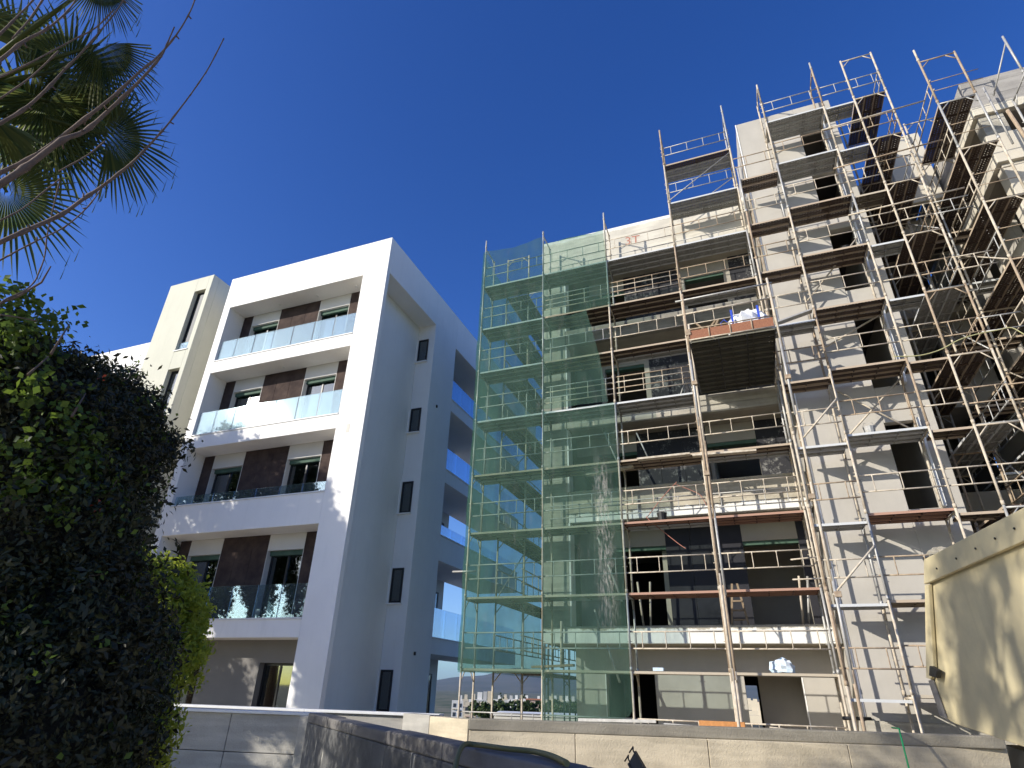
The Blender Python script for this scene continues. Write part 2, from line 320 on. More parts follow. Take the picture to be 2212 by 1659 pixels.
# narrow windows in the return of the side recess
def window(parent, x0, x1, y, z0, z1, leafs=2, axis='y', fw=.07, frm=None, glass=None):
    """framed window in a plane y=const (axis y) or x=const (axis x, then x0/x1 run along y)"""
    frm = frm or M['frame']; g = glass or M['pane']
    B = MB(); D = .06
    def bx(B, a0, a1, d0, d1, c0, c1):
        if axis == 'y': B.box(a0, a1, y + d0, y + d1, c0, c1)
        else: B.box(y - d0, y - d1, a0, a1, c0, c1)
    bx(B, x0, x0 + fw, 0, D, z0, z1); bx(B, x1 - fw, x1, 0, D, z0, z1); bx(B, x0 + fw, x1 - fw, 0, D, z0, z0 + fw); bx(B, x0 + fw, x1 - fw, 0, D, z1 - fw, z1)
    for i in range(1, leafs):
        xm = x0 + (x1 - x0) * i / leafs; bx(B, xm - fw / 2, xm + fw / 2, .001, D - .001, z0 + fw, z1 - fw)
    w = B.obj('window', frm, parent)
    for i in range(leafs):
        a0 = x0 + (x1 - x0) * i / leafs + fw * .7; a1 = x0 + (x1 - x0) * (i + 1) / leafs - fw * .7
        P = MB(); bx(P, a0, a1, .025, .035, z0 + fw * .8, z1 - fw * .8); P.obj('pane', g, w)
    P = MB(); bx(P, x0, x1, .5, .52, z0, z1); P.obj('dark_interior_sheet', M['dark'], w)  # dark sheet standing in for the unlit room behind the glass
    return w
for zt, zb in ((14.63, 13.45), (11.05, 9.9), (7.66, 6.33), (4.15, 2.86), (.57, -.75)):
    boxes('window_reveal', M['white'], wb, [(-13.13, -13.05, 20.42, 20.498, zb, zt), (-13.13, -12.5, 20.38, 20.497, zb - .05, zb - .004)])
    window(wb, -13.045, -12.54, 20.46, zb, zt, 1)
# recessed balcony walls, windows, cladding panels, glass
PX = [(-20.7, -20.14, 'clad'), (-20.14, -18.5, 'win'), (-18.5, -16.28, 'clad'), (-16.28, -14.65, 'win'), (-14.65, XR, 'clad')]
for k in range(4):
    z0, z1 = sills[k] - (.0 if k > 2 else .0), tops[k]; zl = z1 - .58
    for x0, x1, kind in PX:
        if kind == 'clad':
            npn = 3 if x1 - x0 > 1.5 else 1; w_ = (x1 - x0) / npn
            for i in range(npn):
                boxes('cladding_panel', M['clad'], wb, [(x0 + i * w_ + .006, x0 + (i + 1) * w_ - .006, YB + .0, YB + .05, z0, z1)], .004)
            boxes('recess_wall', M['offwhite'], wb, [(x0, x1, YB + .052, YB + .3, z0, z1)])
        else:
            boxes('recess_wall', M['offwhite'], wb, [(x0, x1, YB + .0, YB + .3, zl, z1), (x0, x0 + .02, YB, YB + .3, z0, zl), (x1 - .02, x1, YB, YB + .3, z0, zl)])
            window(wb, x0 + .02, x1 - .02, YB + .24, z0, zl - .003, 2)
            boxes('green_glass_strip', M['green'], wb, [(x0 + .05, x1 - .05, YB + .12, YB + .236, zl - .17, zl - .004)])  # stands for the dark green glass strip at the window top
    if k < 4:
        boxes('balcony_sill', M['cop'], wb, [(-20.7, XR, YF - .03, YF + .05, z0 + .001, z0 + .045)])
        gh = (1.08, 1.1, .42, 1.1)[k]; js = [-20.66, -19.77, -18.74, -17.70, -16.66, -15.56, -14.54, -13.5]
        for i in range(7): boxes('glass_pane', M['glass' if k < 2 else 'glass_clear'], wb, [(js[i] + .018, js[i + 1] - .018, YF + .09, YF + .105, z0 + .05, z0 + gh)])
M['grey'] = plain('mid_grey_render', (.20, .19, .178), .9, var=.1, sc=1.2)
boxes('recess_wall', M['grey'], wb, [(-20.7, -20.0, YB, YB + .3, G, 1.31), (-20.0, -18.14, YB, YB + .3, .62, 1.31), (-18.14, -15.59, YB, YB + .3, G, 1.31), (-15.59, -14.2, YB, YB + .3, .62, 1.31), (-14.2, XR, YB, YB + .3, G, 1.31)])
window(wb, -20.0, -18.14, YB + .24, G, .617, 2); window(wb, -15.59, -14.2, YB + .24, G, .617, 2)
# side balconies: glass, doors
for k, (z0, z1, y1) in enumerate(((12.4, 15.3, 32), (8.86, 11.82, 32), (5.88, 8.26, 32), (1.81, 4.83, 32), (G, 1.22, 27.8))):
    yy = 22.7; gh = (1.15, 1.1, .5, 1.15, 0)[k]
    while gh and yy < y1 - .3:
        boxes('glass_pane', M['sglass'], wb, [(XC - .1, XC - .085, yy, yy + 1.13, z0 + .04, z0 + gh)]); yy += 1.15
    if gh: boxes('balcony_sill', M['cop'], wb, [(XC - .05, XC + .03, 22.65, y1, z0 + .001, z0 + .04)])
    for w0, w1 in ((22.95, 23.5), (24.6, 27.2)):
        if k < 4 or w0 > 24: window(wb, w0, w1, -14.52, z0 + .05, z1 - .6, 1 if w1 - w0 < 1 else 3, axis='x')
for yy_, zz_ in ((21.2, 11.35), (21.3, 1.1)): boxes('drain_spout', M['dark'], wb, [(XC, XC + .05, yy_, yy_ + .08, zz_, zz_ + .12)])
for k, z1 in ((0, 15.3), (1, 11.82)): MB().tube([(-13.3, 24.2, z1 - .03), (-13.3, 24.2, z1)], .07, 10).obj('ceiling_light', M['frame'], wb)
for k, (z0) in enumerate((12.52, 8.97)):
    for xx in ((-18.3, -16.2, -14.15) if k == 0 else (-17.2,)): MB().tube([(xx, YB - .35, tops[k] - .03), (xx, YB - .35, tops[k] - .001)], .06, 10).obj('ceiling_light', M['cop'], wb)
boxes('satellite_patch', plain('beige_patch', (.66, .63, .55), .8), wb, [(-12.95, -12.80, YF - .004, YF - .001, 8.15, 8.5)])
# ivory stair tower and the far wing
tw = thing('stair_tower', (-23.8, 18, G), 'ivory stair tower with two tall slot windows, left of the white building', 'tower')
X0, X1, Y0 = -25.27, -22.38, 16.10; wt = 17.75
boxes('wall', M['ivory'], tw, [(X0, -23.38, Y0, Y0 + .35, G, wt), (-22.65, X1 - .002, Y0, Y0 + .35, G, wt), (-23.38, -22.65, Y0, Y0 + .35, 16.95, wt), (-23.38, -22.65, Y0, Y0 + .35, 12.57, 13.52), (-23.38, -22.65, Y0, Y0 + .35, 6.25, 8.9), (-23.38, -22.65, Y0, Y0 + .35, G, 3.2),
    (X1 - .35, X1 - .002, Y0 + .352, 21, G, wt), (X0, X0 + .3, Y0 + .352, 21, G, wt), (X0 + .3, X1 - .35, Y0 + .352, 21, wt - .4, wt - .1)], .012)
for z0, z1 in ((13.52, 16.95), (8.9, 12.57), (3.2, 6.25)):
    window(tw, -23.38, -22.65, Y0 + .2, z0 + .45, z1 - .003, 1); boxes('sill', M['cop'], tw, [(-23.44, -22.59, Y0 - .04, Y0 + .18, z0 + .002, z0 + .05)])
    boxes('lower_pane', M['glass'], tw, [(-23.34, -22.69, Y0 + .1, Y0 + .11, z0 + .06, z0 + .5)])
boxes('slot_screen', plain('woven_blind', (.30, .30, .29), .7, var=.5, sc=60), tw, [(-23.06, -22.66, Y0 + .14, Y0 + .15, 14.0, 16.75)])
wg = thing('apartment_wing', (-29, 20, G), 'long white wing stretching off behind the hedge, lower than the ivory tower', 'building')
boxes('wall', M['white'], wg, [(-35, -27.8, 17.2, 17.5, G, 15.4), (-26.1, -25.28, 17.2, 17.5, G, 15.4), (-27.8, -26.1, 17.2, 17.5, 5.5, 15.4), (-27.8, -26.1, 17.2, 17.5, G, 2.76), (-35, -25.28, 17.502, 26, 14.8, 15.0)], .012)
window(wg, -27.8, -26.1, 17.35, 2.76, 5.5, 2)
# ------------------------------------------------------------------ unfinished building
YW, YC = 18.65, 19.8
ub = thing('unfinished_building', (-2, 22, G), 'unfinished concrete building behind the scaffolding, with stepped floors and a plastered tower', 'building')
bt = [(1.32, 1.80), (4.96, 6.02), (8.30, 8.95), (11.78, 12.46), (15.3, 17.08)]
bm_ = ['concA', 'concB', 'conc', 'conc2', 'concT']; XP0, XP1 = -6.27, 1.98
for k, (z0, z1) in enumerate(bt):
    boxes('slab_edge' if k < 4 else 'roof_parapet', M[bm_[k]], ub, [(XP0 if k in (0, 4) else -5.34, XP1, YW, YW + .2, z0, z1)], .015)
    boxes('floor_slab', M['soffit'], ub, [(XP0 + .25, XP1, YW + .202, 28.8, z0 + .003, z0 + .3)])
for k in range(4):
    z0 = bt[k][1] if k == 0 else bt[k - 1][1]
for k in range(4):
    zz0, zz1 = bt[k][1], bt[k + 1][0]
    boxes('corner_pillar', M['concT'] if k == 3 else M['conc'], ub, [(XP0, -5.36, YW + (.0 if k else .0), YW + .6, zz0 if k == 0 else bt[k][0], zz1 if k == 3 else bt[k + 1][0])], .015)
    boxes('pillar_trim', M['white'], ub, [(-5.358, -5.30, YW + .01, YW + .5, zz0, zz1)])
# recessed wall per floor: dark panels, lintels, openings
FL = [(1.80, 4.96, [(-5.3, -4.3, 'r'), (-4.3, -2.43, 'o'), (-2.43, -.08, 'd'), (-.08, 1.5, 'o'), (1.5, 1.98, 'd')]),
      (6.02, 8.30, [(-5.3, -4.7, 'o'), (-4.7, -4.5, 'r'), (-4.5, -3.12, 'o'), (-3.12, -.74, 'm'), (-.74, .83, 'o'), (.83, 1.98, 'm')]),
      (8.95, 11.78, [(-5.3, -4.27, 'd'), (-4.27, -4.1, 'r'), (-4.1, -2.6, 'o'), (-2.6, -2.42, 'r'), (-2.42, -.74, 'm'), (-.74, .83, 'o'), (.83, 1.98, 'm')]),
      (12.46, 15.3, [(-5.3, -4.6, 'd'), (-4.6, -3.15, 'o'), (-3.15, -.9, 'm'), (-.9, -.75, 'r'), (-.75, .72, 'o'), (.72, .95, 'r'), (.95, 1.98, 'm')])]
for k, (z0, z1, sp) in enumerate(FL):
    for x0, x1, c in sp:
        if c in 'dm':
            npn = max(1, round((x1 - x0) / .8)); w_ = (x1 - x0) / npn
            for i in range(npn): boxes('insulation_panel', M['tar' if c == 'd' else 'tarm'], ub, [(x0 + i * w_ + .004, x0 + (i + 1) * w_ - .004, YC, YC + .08, bt[k][0] + .3, z1)], .004)
            boxes('recess_wall', M['render2'], ub, [(x0, x1, YC + .082, YC + .25, z0, z1)])
        elif c == 'r': boxes('recess_wall', M['render2'], ub, [(x0, x1, YC, YC + .25, bt[k][0] + .3, z1)])
        else:
            zl = z1 - .64; boxes('recess_wall', M['render2'], ub, [(x0, x1, YC, YC + .25, zl, z1)])
            if x1 - x0 > 1: boxes('lintel_board', M['green'], ub, [(x0, x1, YC + .03, YC + .26, zl - .12, zl - .003)])
boxes('recess_wall', M['render'], ub, [(-5.52, -4.57, YC, YC + .25, G, 1.32), (-4.57, -3.1, YC, YC + .25, .62, 1.32), (-3.1, -.6, YC, YC + .25, G, 1.32), (-.6, .93, YC, YC + .25, .62, 1.32), (.93, 1.98, YC, YC + .25, G, 1.32)])
boxes('door_reveal', M['white'], ub, [(.90, .928, YC - .01, YC + .26, G, .618), (-4.60, -4.575, YC - .01, YC + .26, G, .618)])
# rooms behind: partition walls, back wall with a door opening seen through the ground floor
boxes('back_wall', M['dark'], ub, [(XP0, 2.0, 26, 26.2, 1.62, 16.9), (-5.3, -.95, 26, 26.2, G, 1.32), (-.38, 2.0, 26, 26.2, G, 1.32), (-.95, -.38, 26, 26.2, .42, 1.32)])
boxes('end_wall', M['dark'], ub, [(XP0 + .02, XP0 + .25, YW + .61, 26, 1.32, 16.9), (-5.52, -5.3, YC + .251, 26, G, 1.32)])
boxes('partition_wall', M['render2'], ub, [(-2.6, -2.4, YC + .26, 24.5, 1.63, 4.95), (-.3, -.1, YC + .26, 24.5, 1.63, 4.95), (-2.9, 1.9, 22.4, 22.6, 1.63, 4.95), (-.72, -.6, YC + .26, 25.5, 5.27, 8.29), (-2.6, -2.45, YC + .26, 25, 12.09, 15.29), (1.05, 1.15, YC + .26, 25.9, G, 1.31)])
boxes('partition_wall', M['render'], ub, [(-.25, 1.04, 21.6, 21.8, G, 1.31)])
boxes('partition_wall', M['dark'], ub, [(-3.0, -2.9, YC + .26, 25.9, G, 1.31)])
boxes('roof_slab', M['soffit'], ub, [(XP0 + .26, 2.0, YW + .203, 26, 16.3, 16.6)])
# plastered tower
TX0, TX1, TY = 2.0, 5.25, 17.5; TT = 19.72
ops = [(15.9, 18.42), (14.2, 15.0), (11.3, 13.75), (7.9, 10.31), (4.4, 6.82), (.8, 3.2)]
ops = [(16.9, 18.42), (14.6, 16.28), (11.3, 13.75), (7.9, 10.31), (4.4, 6.82), (.8, 3.2)]
tb = [(TX0, 4.04, TY, TY + .25, G, TT), (4.76, TX1, TY, TY + .25, G, TT), (4.04, 4.76, TY, TY + .25, ops[0][1], TT), (4.04, 4.76, TY, TY + .25, G, ops[-1][0])]
for i in range(len(ops) - 1): tb.append((4.04, 4.76, TY, TY + .25, ops[i + 1][1], ops[i][0]))
tb += [(TX0, TX0 + .25, TY + .252, 23, 17.0, TT), (TX0, TX0 + .25, TY + .252, YC + .3, G, 17.0), (TX1 - .25, TX1, TY + .252, 23, G, TT), (TX0 + .25, TX1 - .25, TY + .252, 23, TT - .5, TT - .3), (TX0 + .25, TX1 - .25, 22.8, 23, G, TT - .5)]
boxes('tower_wall', M['render'], ub, tb, .012)
boxes('window_fin', M['cop'], ub, [(4.78, 4.84, TY - .16, TY - .003, z0, z1) for z0, z1 in ops])
boxes('edge_strip', M['white'], ub, [(TX0 - .02, TX0 + .015, TY - .02, TY + .02, -.4, TT - .02)])
boxes('plinth', M['conc'], ub, [(TX0 - .05, 5.3, TY - .12, TY - .004, G, -.38)])
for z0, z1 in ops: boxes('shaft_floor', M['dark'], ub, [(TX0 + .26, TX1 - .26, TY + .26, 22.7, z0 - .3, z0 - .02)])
tx = bpy.data.curves.new('painted_mark', 'FONT'); tx.body = '3T'; tx.size = .56; tx.extrude = .001; tx.materials.append(M['red'])
p = ony(1355, 520, YW); o = bpy.data.objects.new('painted_text', tx); COL.objects.link(o); bpy.context.view_layer.update(); tm = bpy.data.meshes.new_from_object(o.evaluated_get(bpy.context.evaluated_depsgraph_get())); bpy.data.objects.remove(o); o = bpy.data.objects.new('painted_mark', tm); COL.objects.link(o); o.parent = ub; o.location = Vector((p.x - .12, YW - .004, p.z - .2)) - wl(ub); o.rotation_euler = (math.pi / 2, .05, 0)
# recess behind the tower
boxes('recess_slab_edge', M['render2'], ub, [(TX1 + .003, 8.5, 20.9, 21.1, z, z + .75) for z in (1.3, 4.9, 8.4, 11.9, 15.3, 17.6)], .012)
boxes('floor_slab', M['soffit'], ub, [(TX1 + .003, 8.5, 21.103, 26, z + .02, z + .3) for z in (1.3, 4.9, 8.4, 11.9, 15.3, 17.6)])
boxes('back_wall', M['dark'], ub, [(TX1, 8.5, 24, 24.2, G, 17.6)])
boxes('recess_wall', M['render2'], ub, [(TX1 + .003, 6.2, 21.5, 21.7, 12.65, 15.29), (7.3, 8.5, 21.5, 21.7, 9.15, 11.89), (TX1 + .003, 6.0, 21.5, 21.7, 5.65, 8.39), (7.6, 8.5, 21.5, 21.7, 2.05, 4.89), (TX1, 8.5, 21.5, 21.7, G, 1.29)])
boxes('stair_head', M['cream'], ub, [(7.2, 8.45, 19.9, 20.1, 16.06, 19.4), (8.25, 8.45, 20.102, 20.89, 16.06, 19.4), (7.2, 7.4, 20.102, 20.89, 16.06, 19.4), (7.4, 8.25, 20.102, 20.89, 19.1, 19.3)], .012)
# right-hand wing
rb = thing('unfinished_wing', (12, 20, G), 'right-hand wing of the building site with cream slab bands, half plastered and stained, with shadow painted on the parapet', 'building')
RX, RY = 8.6, 16.6
zb = [(14.24, 15.35), (10.74, 11.85), (7.24, 8.35), (3.74, 4.85), (.24, 1.35)]
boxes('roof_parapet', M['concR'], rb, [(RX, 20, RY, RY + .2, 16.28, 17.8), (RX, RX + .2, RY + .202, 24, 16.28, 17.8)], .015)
for z0, z1 in zb:
    boxes('slab_edge', M['cream'], rb, [(RX, 20, RY, RY + .2, z0, z1), (RX, RX + .2, RY + .202, 24, z0, z1)], .015)
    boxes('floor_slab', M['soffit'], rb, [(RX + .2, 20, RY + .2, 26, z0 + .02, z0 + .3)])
for i, (z0, z1) in enumerate([(G, .24), (1.35, 3.74), (4.85, 7.24), (8.35, 10.74), (11.85, 14.24), (15.35, 16.28)]):
    boxes('corner_pillar', M['conc'] if i % 2 else M['cream'], rb, [(RX + .12, RX + .75, RY + .12, RY + .55, z0, z1)], .015)
    boxes('side_recess_wall', M['render'], rb, [(RX + .75, RX + .95, RY + .56, 18.2, z0, z1), (RX + .75, RX + .95, 18.9, 20.6, z0, z1), (RX + .75, RX + .95, 21.6, 24, z0, z1)])  # grey rather than cream: shade of the recess put into the colour
    boxes('front_recess_wall', M['tar'], rb, [(RX + .96, 20, RY + 1.2, RY + 1.4, z0, z1)])
    boxes('side_pillar', M['render'], rb, [(RX + .1, RX + .5, 20.6, 21.2, z0, z1), (RX + .1, RX + .5, 23.4, 23.99, z0, z1)])
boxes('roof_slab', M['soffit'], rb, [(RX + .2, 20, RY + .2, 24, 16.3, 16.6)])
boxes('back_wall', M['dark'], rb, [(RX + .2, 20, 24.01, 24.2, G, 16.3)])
# ------------------------------------------------------------------ scaffolding parts (shared meshes)
TR = .031
def frame_mesh(mat, w=.95, h=2.0):          # H frame: two tubes, top transom, corner braces; local x across
    b = MB(); b.tube([(0, 0, 0), (0, 0, h)], TR, 8); b.tube([(w, 0, 0), (w, 0, h)], TR, 8)
    b.tube([(0, 0, h - .06), (w, 0, h - .06)], .024, 6); b.tube([(0, 0, h - .36), (.26, 0, h - .07)], .016, 5); b.tube([(w, 0, h - .36), (w - .26, 0, h - .07)], .016, 5)
    for x in (0, w): b.tube([(x, 0, .0), (x, 0, .10)], TR + .010, 8); b.tube([(x, -.07, h * .5), (x, .07, h * .5)], .010, 4); b.tube([(x, -.07, .72), (x, .07, .72)], .010, 4)
    return meshdata(b, 'upright_frame', mat)
def pole_mesh(mat, h):
    b = MB(); b.tube([(0, 0, 0), (0, 0, h)], TR, 8); b.tube([(0, 0, .0), (0, 0, .1)], TR + .01, 8); return meshdata(b, 'pole', mat)
def plank_mesh(mat, L):                      # local x along, y across, z=0 the underside of the tread
    b = MB(); w = .152
    b.add([(0, -w, 0), (L, -w, 0), (L, w, 0), (0, w, 0)], [(0, 3, 2, 1)]); b.add([(0, -w, .004), (L, -w, .004), (L, w, .004), (0, w, .004)], [(0, 1, 2, 3)])
    b.box(0, L, -w - .006, -w, -.055, .006); b.box(0, L, w, w + .006, -.055, .006)
    n = max(2, round(L / .62))
    for i in range(n + 1): x = min(max(L * i / n, .015), L - .015); b.box(x - .012, x + .012, -w, w, -.045, -.001)
    b.box(0, L, -.016, .016, -.022, -.0012)
    return meshdata(b, 'deck_plank', mat)
def rail_mesh(mat, L, gap=.42, n=4):         # guardrail: two tubes with flattened uprights
    b = MB(); b.tube([(-.06, 0, 0), (L + .06, 0, 0)], .019, 6); b.tube([(-.06, 0, gap), (L + .06, 0, gap)], .019, 6)
    for i in range(n):
        x = L * (i + .55) / n; b.tube([(x, 0, 0), (x, 0, .05), (x, 0, gap - .05), (x, 0, gap)], [.026, .013, .013, .026], 5)
    return meshdata(b, 'guardrail', mat)
MS = {}
def ms(kind, mat, *a):
    k = (kind, mat) + a
    if k not in MS: MS[k] = {'frame': frame_mesh, 'pole': pole_mesh, 'plank': plank_mesh, 'rail': rail_mesh}[kind](M[mat], *a)
    return MS[k]
def deck(par, x0, x1, y0, y1, z, mat, n=3, alongx=True, gapc=None):
    """n planks side by side between two frame lines"""
    if alongx:
        L = round(x1 - x0, 2)
        for i in range(n):
            y = y0 + (y1 - y0) * (i + .5) / n
            place('deck_plank', ms('plank', mat if isinstance(mat, str) else mat[i % len(mat)], L), (x0, y, z + random.uniform(-.006, .006)), 0, par)
    else:
        L = round(y1 - y0, 2)
        for i in range(n):
            x = x0 + (x1 - x0) * (i + .5) / n
            place('deck_plank', ms('plank', mat if isinstance(mat, str) else mat[i % len(mat)], L), (x, y0, z + random.uniform(-.006, .006)), math.pi / 2, par)
def rail(par, x0, x1, y, z, mat, alongx=True, gap=.42, n=4):
    L = round(abs(x1 - x0), 2)
    if alongx: place('guardrail', ms('rail', mat, L, gap, n), (x0, y, z), random.uniform(-.004, .004), par)
    else: place('guardrail', ms('rail', mat, L, gap, n), (y, x0, z), math.pi / 2, par)
def tubeobj(name, pts, r, mat, par=None, n=6, **t): return MB().tube(pts, r, n).obj(name, M[mat], par, **t)
def mats_for(opts): return random.choice(opts)
# ---- scaffold on the main front
PXs = [-8.35, -5.83, -3.33, -.83, 1.62]; YO, YI = 17.4, 18.33
LZ = [.56, 2.54, 4.54, 6.49, 8.50, 10.49, 12.42, 14.44]; H0 = G
sa = thing('scaffolding', (-3.4, 17.9, G), 'frame scaffolding across the balcony front of the unfinished building, its left end netted in green', 'scaffolding')
tops_ = [16.84, 16.6, 16.8, 20.5, 20.9]; lv = [G] + LZ
PM = ['paintpole', 'paintpole', 'galv', 'paintpole', 'paintpole', 'rustpole']
for i, x in enumerate(PXs):
    lev = list(lv)
    if i >= 3: lev += [16.5, 18.5]
    for j, z in enumerate(lev):
        nz = lev[j + 1] if j + 1 < len(lev) else z + 2.0
        mt = ('galv' if i in (0, 1) and j > 3 else PM[(i * 3 + j * 2) % 6])
        place('upright_frame', ms('frame', mt, .93, round(nz - z, 2)), (x, YO, z), math.pi / 2, sa)
    zt = tops_[i]; z = lev[-1] + 2.0
    if zt > z + .1: place('pole', ms('pole', 'galv', round(zt - z, 2)), (x, YO, z), 0, sa)
DM = {14.44: 'plank_galv', 12.42: 'plank_rust', 10.49: 'plank_rust', 8.50: 'plank_galv', 6.49: 'plank_rust', 4.54: 'plank_red', 2.54: 'plank_red', .56: 'plank_mort'}
for i in range(4):
    x0, x1 = PXs[i] + .02, PXs[i + 1] - .02
    for z in LZ:
        if i == 3 and z == 8.50: continue
        mt = DM[z]
        if i == 0 and z in (12.42, 10.49): mt = 'plank_galv'
        if i < 2 and z in (4.54, 2.54): mt = 'plank_mort'
        deck(sa, x0, x1, YO + .02, YI, z, (mt, mt, 'plank_galv') if (i + int(z)) % 3 == 0 else mt)
        rm = 'galv' if i < 2 else random.choice(['paintpole', 'rustpole', 'paintpole'])
        if z < 16: rail(sa, PXs[i], PXs[i + 1], YO + .05, z + .55, rm)
        if z in (8.5, 12.42) and i in (1, 2): rail(sa, PXs[i], PXs[i + 1], YO + .05, z + .35, 'paintpole')
        if i > 0 and z in (14.44, 4.54): rail(sa, PXs[i], PXs[i + 1], YI - .03, z + .5, 'galv')
    rail(sa, PXs[i], PXs[i + 1], YO + .05, -1.05, 'paintpole' if i > 1 else 'galv', gap=.5)
for zt, mt in ((16.5, 'plank_galv'), (18.5, ('plank_rust', 'plank_galv', 'plank_galv'))):
    deck(sa, PXs[3] + .02, PXs[4] - .02, YO + .02, YI, zt, mt); rail(sa, PXs[3], PXs[4], YO + .05, zt + .55, 'galv')
tubeobj('diagonal_brace', [(PXs[3], YO, 16.6), (PXs[4], YO, 18.3)], .018, 'galv', sa); tubeobj('diagonal_brace', [(PXs[3] + .3, YI, 16.55), (PXs[4], YI, 17.9)], .018, 'galv', sa)
for x, z in ((-3.9, 7.4), (-4.1, 3.2), (-4.3, 1.0)): tubeobj('prop', [(x - .35, 18.95, z + 1.3), (x + .35, 18.8, z - .7)], .035, 'galv', sa)
tubeobj('ledger_tube', [(-8.9, 17.5, 3.35), (-8.0, 17.3, 3.3)], .03, 'galv', sa)
tubeobj('ledger_tube', [(1.5, 17.2, -.35), (2.1, 17.45, -.35)], .04, 'blackp', sa)
# ---- run down the left side
sb = thing('scaffolding', (-7.3, 24, G), 'netted frame scaffolding running back along the left side of the unfinished building', 'scaffolding')
YL = [18.42, 20.92, 23.42, 25.92]
for j, y in enumerate(YL):
    for q, z in enumerate(lv):
        if y > 24 and z > 13: continue
        nz = lv[q + 1] if q + 1 < len(lv) else z + 2
        place('upright_frame', ms('frame', 'galv' if (j + q) % 2 else 'paintpole', .95, round(nz - z, 2)), (-7.75, y, z), 0, sb)
for j in range(3):
    for z in LZ:
        if z < 14.44 or True:
            deck(sb, -7.73, -6.82, YL[j] + .02, YL[j + 1] - .02, z, 'plank_galv' if z > 8 else 'plank_mort', alongx=False)
            rail(sb, YL[j], YL[j + 1], -7.7, z + .55, 'galv', alongx=False)
            if z < 3: rail(sb, YL[j], YL[j + 1], -6.85, z + .55, 'paintpole', alongx=False)
for z in (2.6, 6.5, 10.5): tubeobj('diagonal_brace', [(-7.75, 18.45, z), (-7.75, 20.9, z + 1.9)], .018, 'galv', sb)
# ---- tower front scaffold
sc = thing('scaffolding', (3.3, 16.8, G), 'narrow frame scaffolding standing against the plastered tower', 'scaffolding')
TYO, TYI = 16.33, 17.27; TXs = [2.86, 4.70]; TL = [.15, 2.07, 4.07, 6.16, 8.12, 10.13, 12.10, 14.06, 16.09, 18.16]
tl = [G] + TL
for i, x in enumerate(TXs):
    for j, z in enumerate(tl):
        nz = tl[j + 1] if j + 1 < len(tl) else z + 2
        place('upright_frame', ms('frame', PM[(i + j) % 6], .94, round(nz - z, 2)), (x, TYO, z), math.pi / 2, sc)
TM = ['plank_mort', 'plank_rust', 'plank_red', 'plank_galv', 'plank_rust', 'plank_rust', 'plank_rust', 'plank_rust', 'plank_galv', 'plank_galv']
for j, z in enumerate(TL):
    deck(sc, TXs[0] + .02, TXs[1] - .02, TYO + .02, TYI, z, TM[j])
    rm = random.choice(['paintpole', 'rustpole', 'rustpole']); rail(sc, TXs[0], TXs[1], TYO + .04, z + .55, 'galv' if j > 8 else rm, n=3)
    rail(sc, TXs[1], 5.63, TYO + .04, z + .55, 'galv' if j > 8 else 'paintpole', n=1)
    deck(sc, TXs[1] + .05, 5.60, TYO + .02, TYI - .3, z - .12, 'plank_galv' if j > 7 or j == 1 else TM[(j + 3) % 10], n=2)
    # infill planks from the main scaffold to the tower scaffold
    if j < 9:
        zz = [.05, 2.0, 3.9, 5.95, 7.9, 9.8, 11.8, 13.77, 15.8][j]
        deck(sc, 1.66, 2.83, TYO + .02, TYI - .2, zz, ['plank_galv', 'plank_galv', 'plank_galv', 'plank_galv', 'plank_rust', 'plank_galv', 'plank_rust', 'plank_rust', 'plank_rust'][j], n=2)
        rail(sc, 1.62, 2.86, TYO + .04, zz + .6, 'paintpole' if j % 2 else 'rustpole', n=2)
place('pole', ms('pole', 'galv', .35), (TXs[1], TYO, 20.16), 0, sc); place('pole', ms('pole', 'paintpole', .9), (TXs[0], TYO, 19.0), 0, sc)
for x in (1.63, 1.75):
    for j in range(9): place('pole', ms('pole', random.choice(['paintpole', 'rustpole', 'galv']), 2.0), (x, TYO + (0 if x < 1.7 else .95), G + 2.0 * j), 0, sc)
for a, b_ in (((2.86, 16.3, 7.2), (1.75, 16.35, 6.1)), ((2.86, 16.3, 3.3), (1.75, 16.3, 2.2)), ((2.9, 17.2, 9.2), (4.7, 17.2, 10.1)), ((2.9, 17.25, 6.3), (4.7, 17.25, 8.0)), ((2.9, 17.25, 8.0), (4.6, 17.2, 6.4)), ((4.7, 17.2, 13.0), (2.9, 17.2, 11.0))):
    tubeobj('diagonal_brace', [a, b_], .026, 'paintpole', sc)
for z, m_ in ((17.0, 'paintpole'), (15.2, 'rustpole'), (13.2, 'paintpole')): tubeobj('ledger_tube', [(4.4, 16.27, z), (7.4, 16.2, z + .05)], .026, m_, sc)
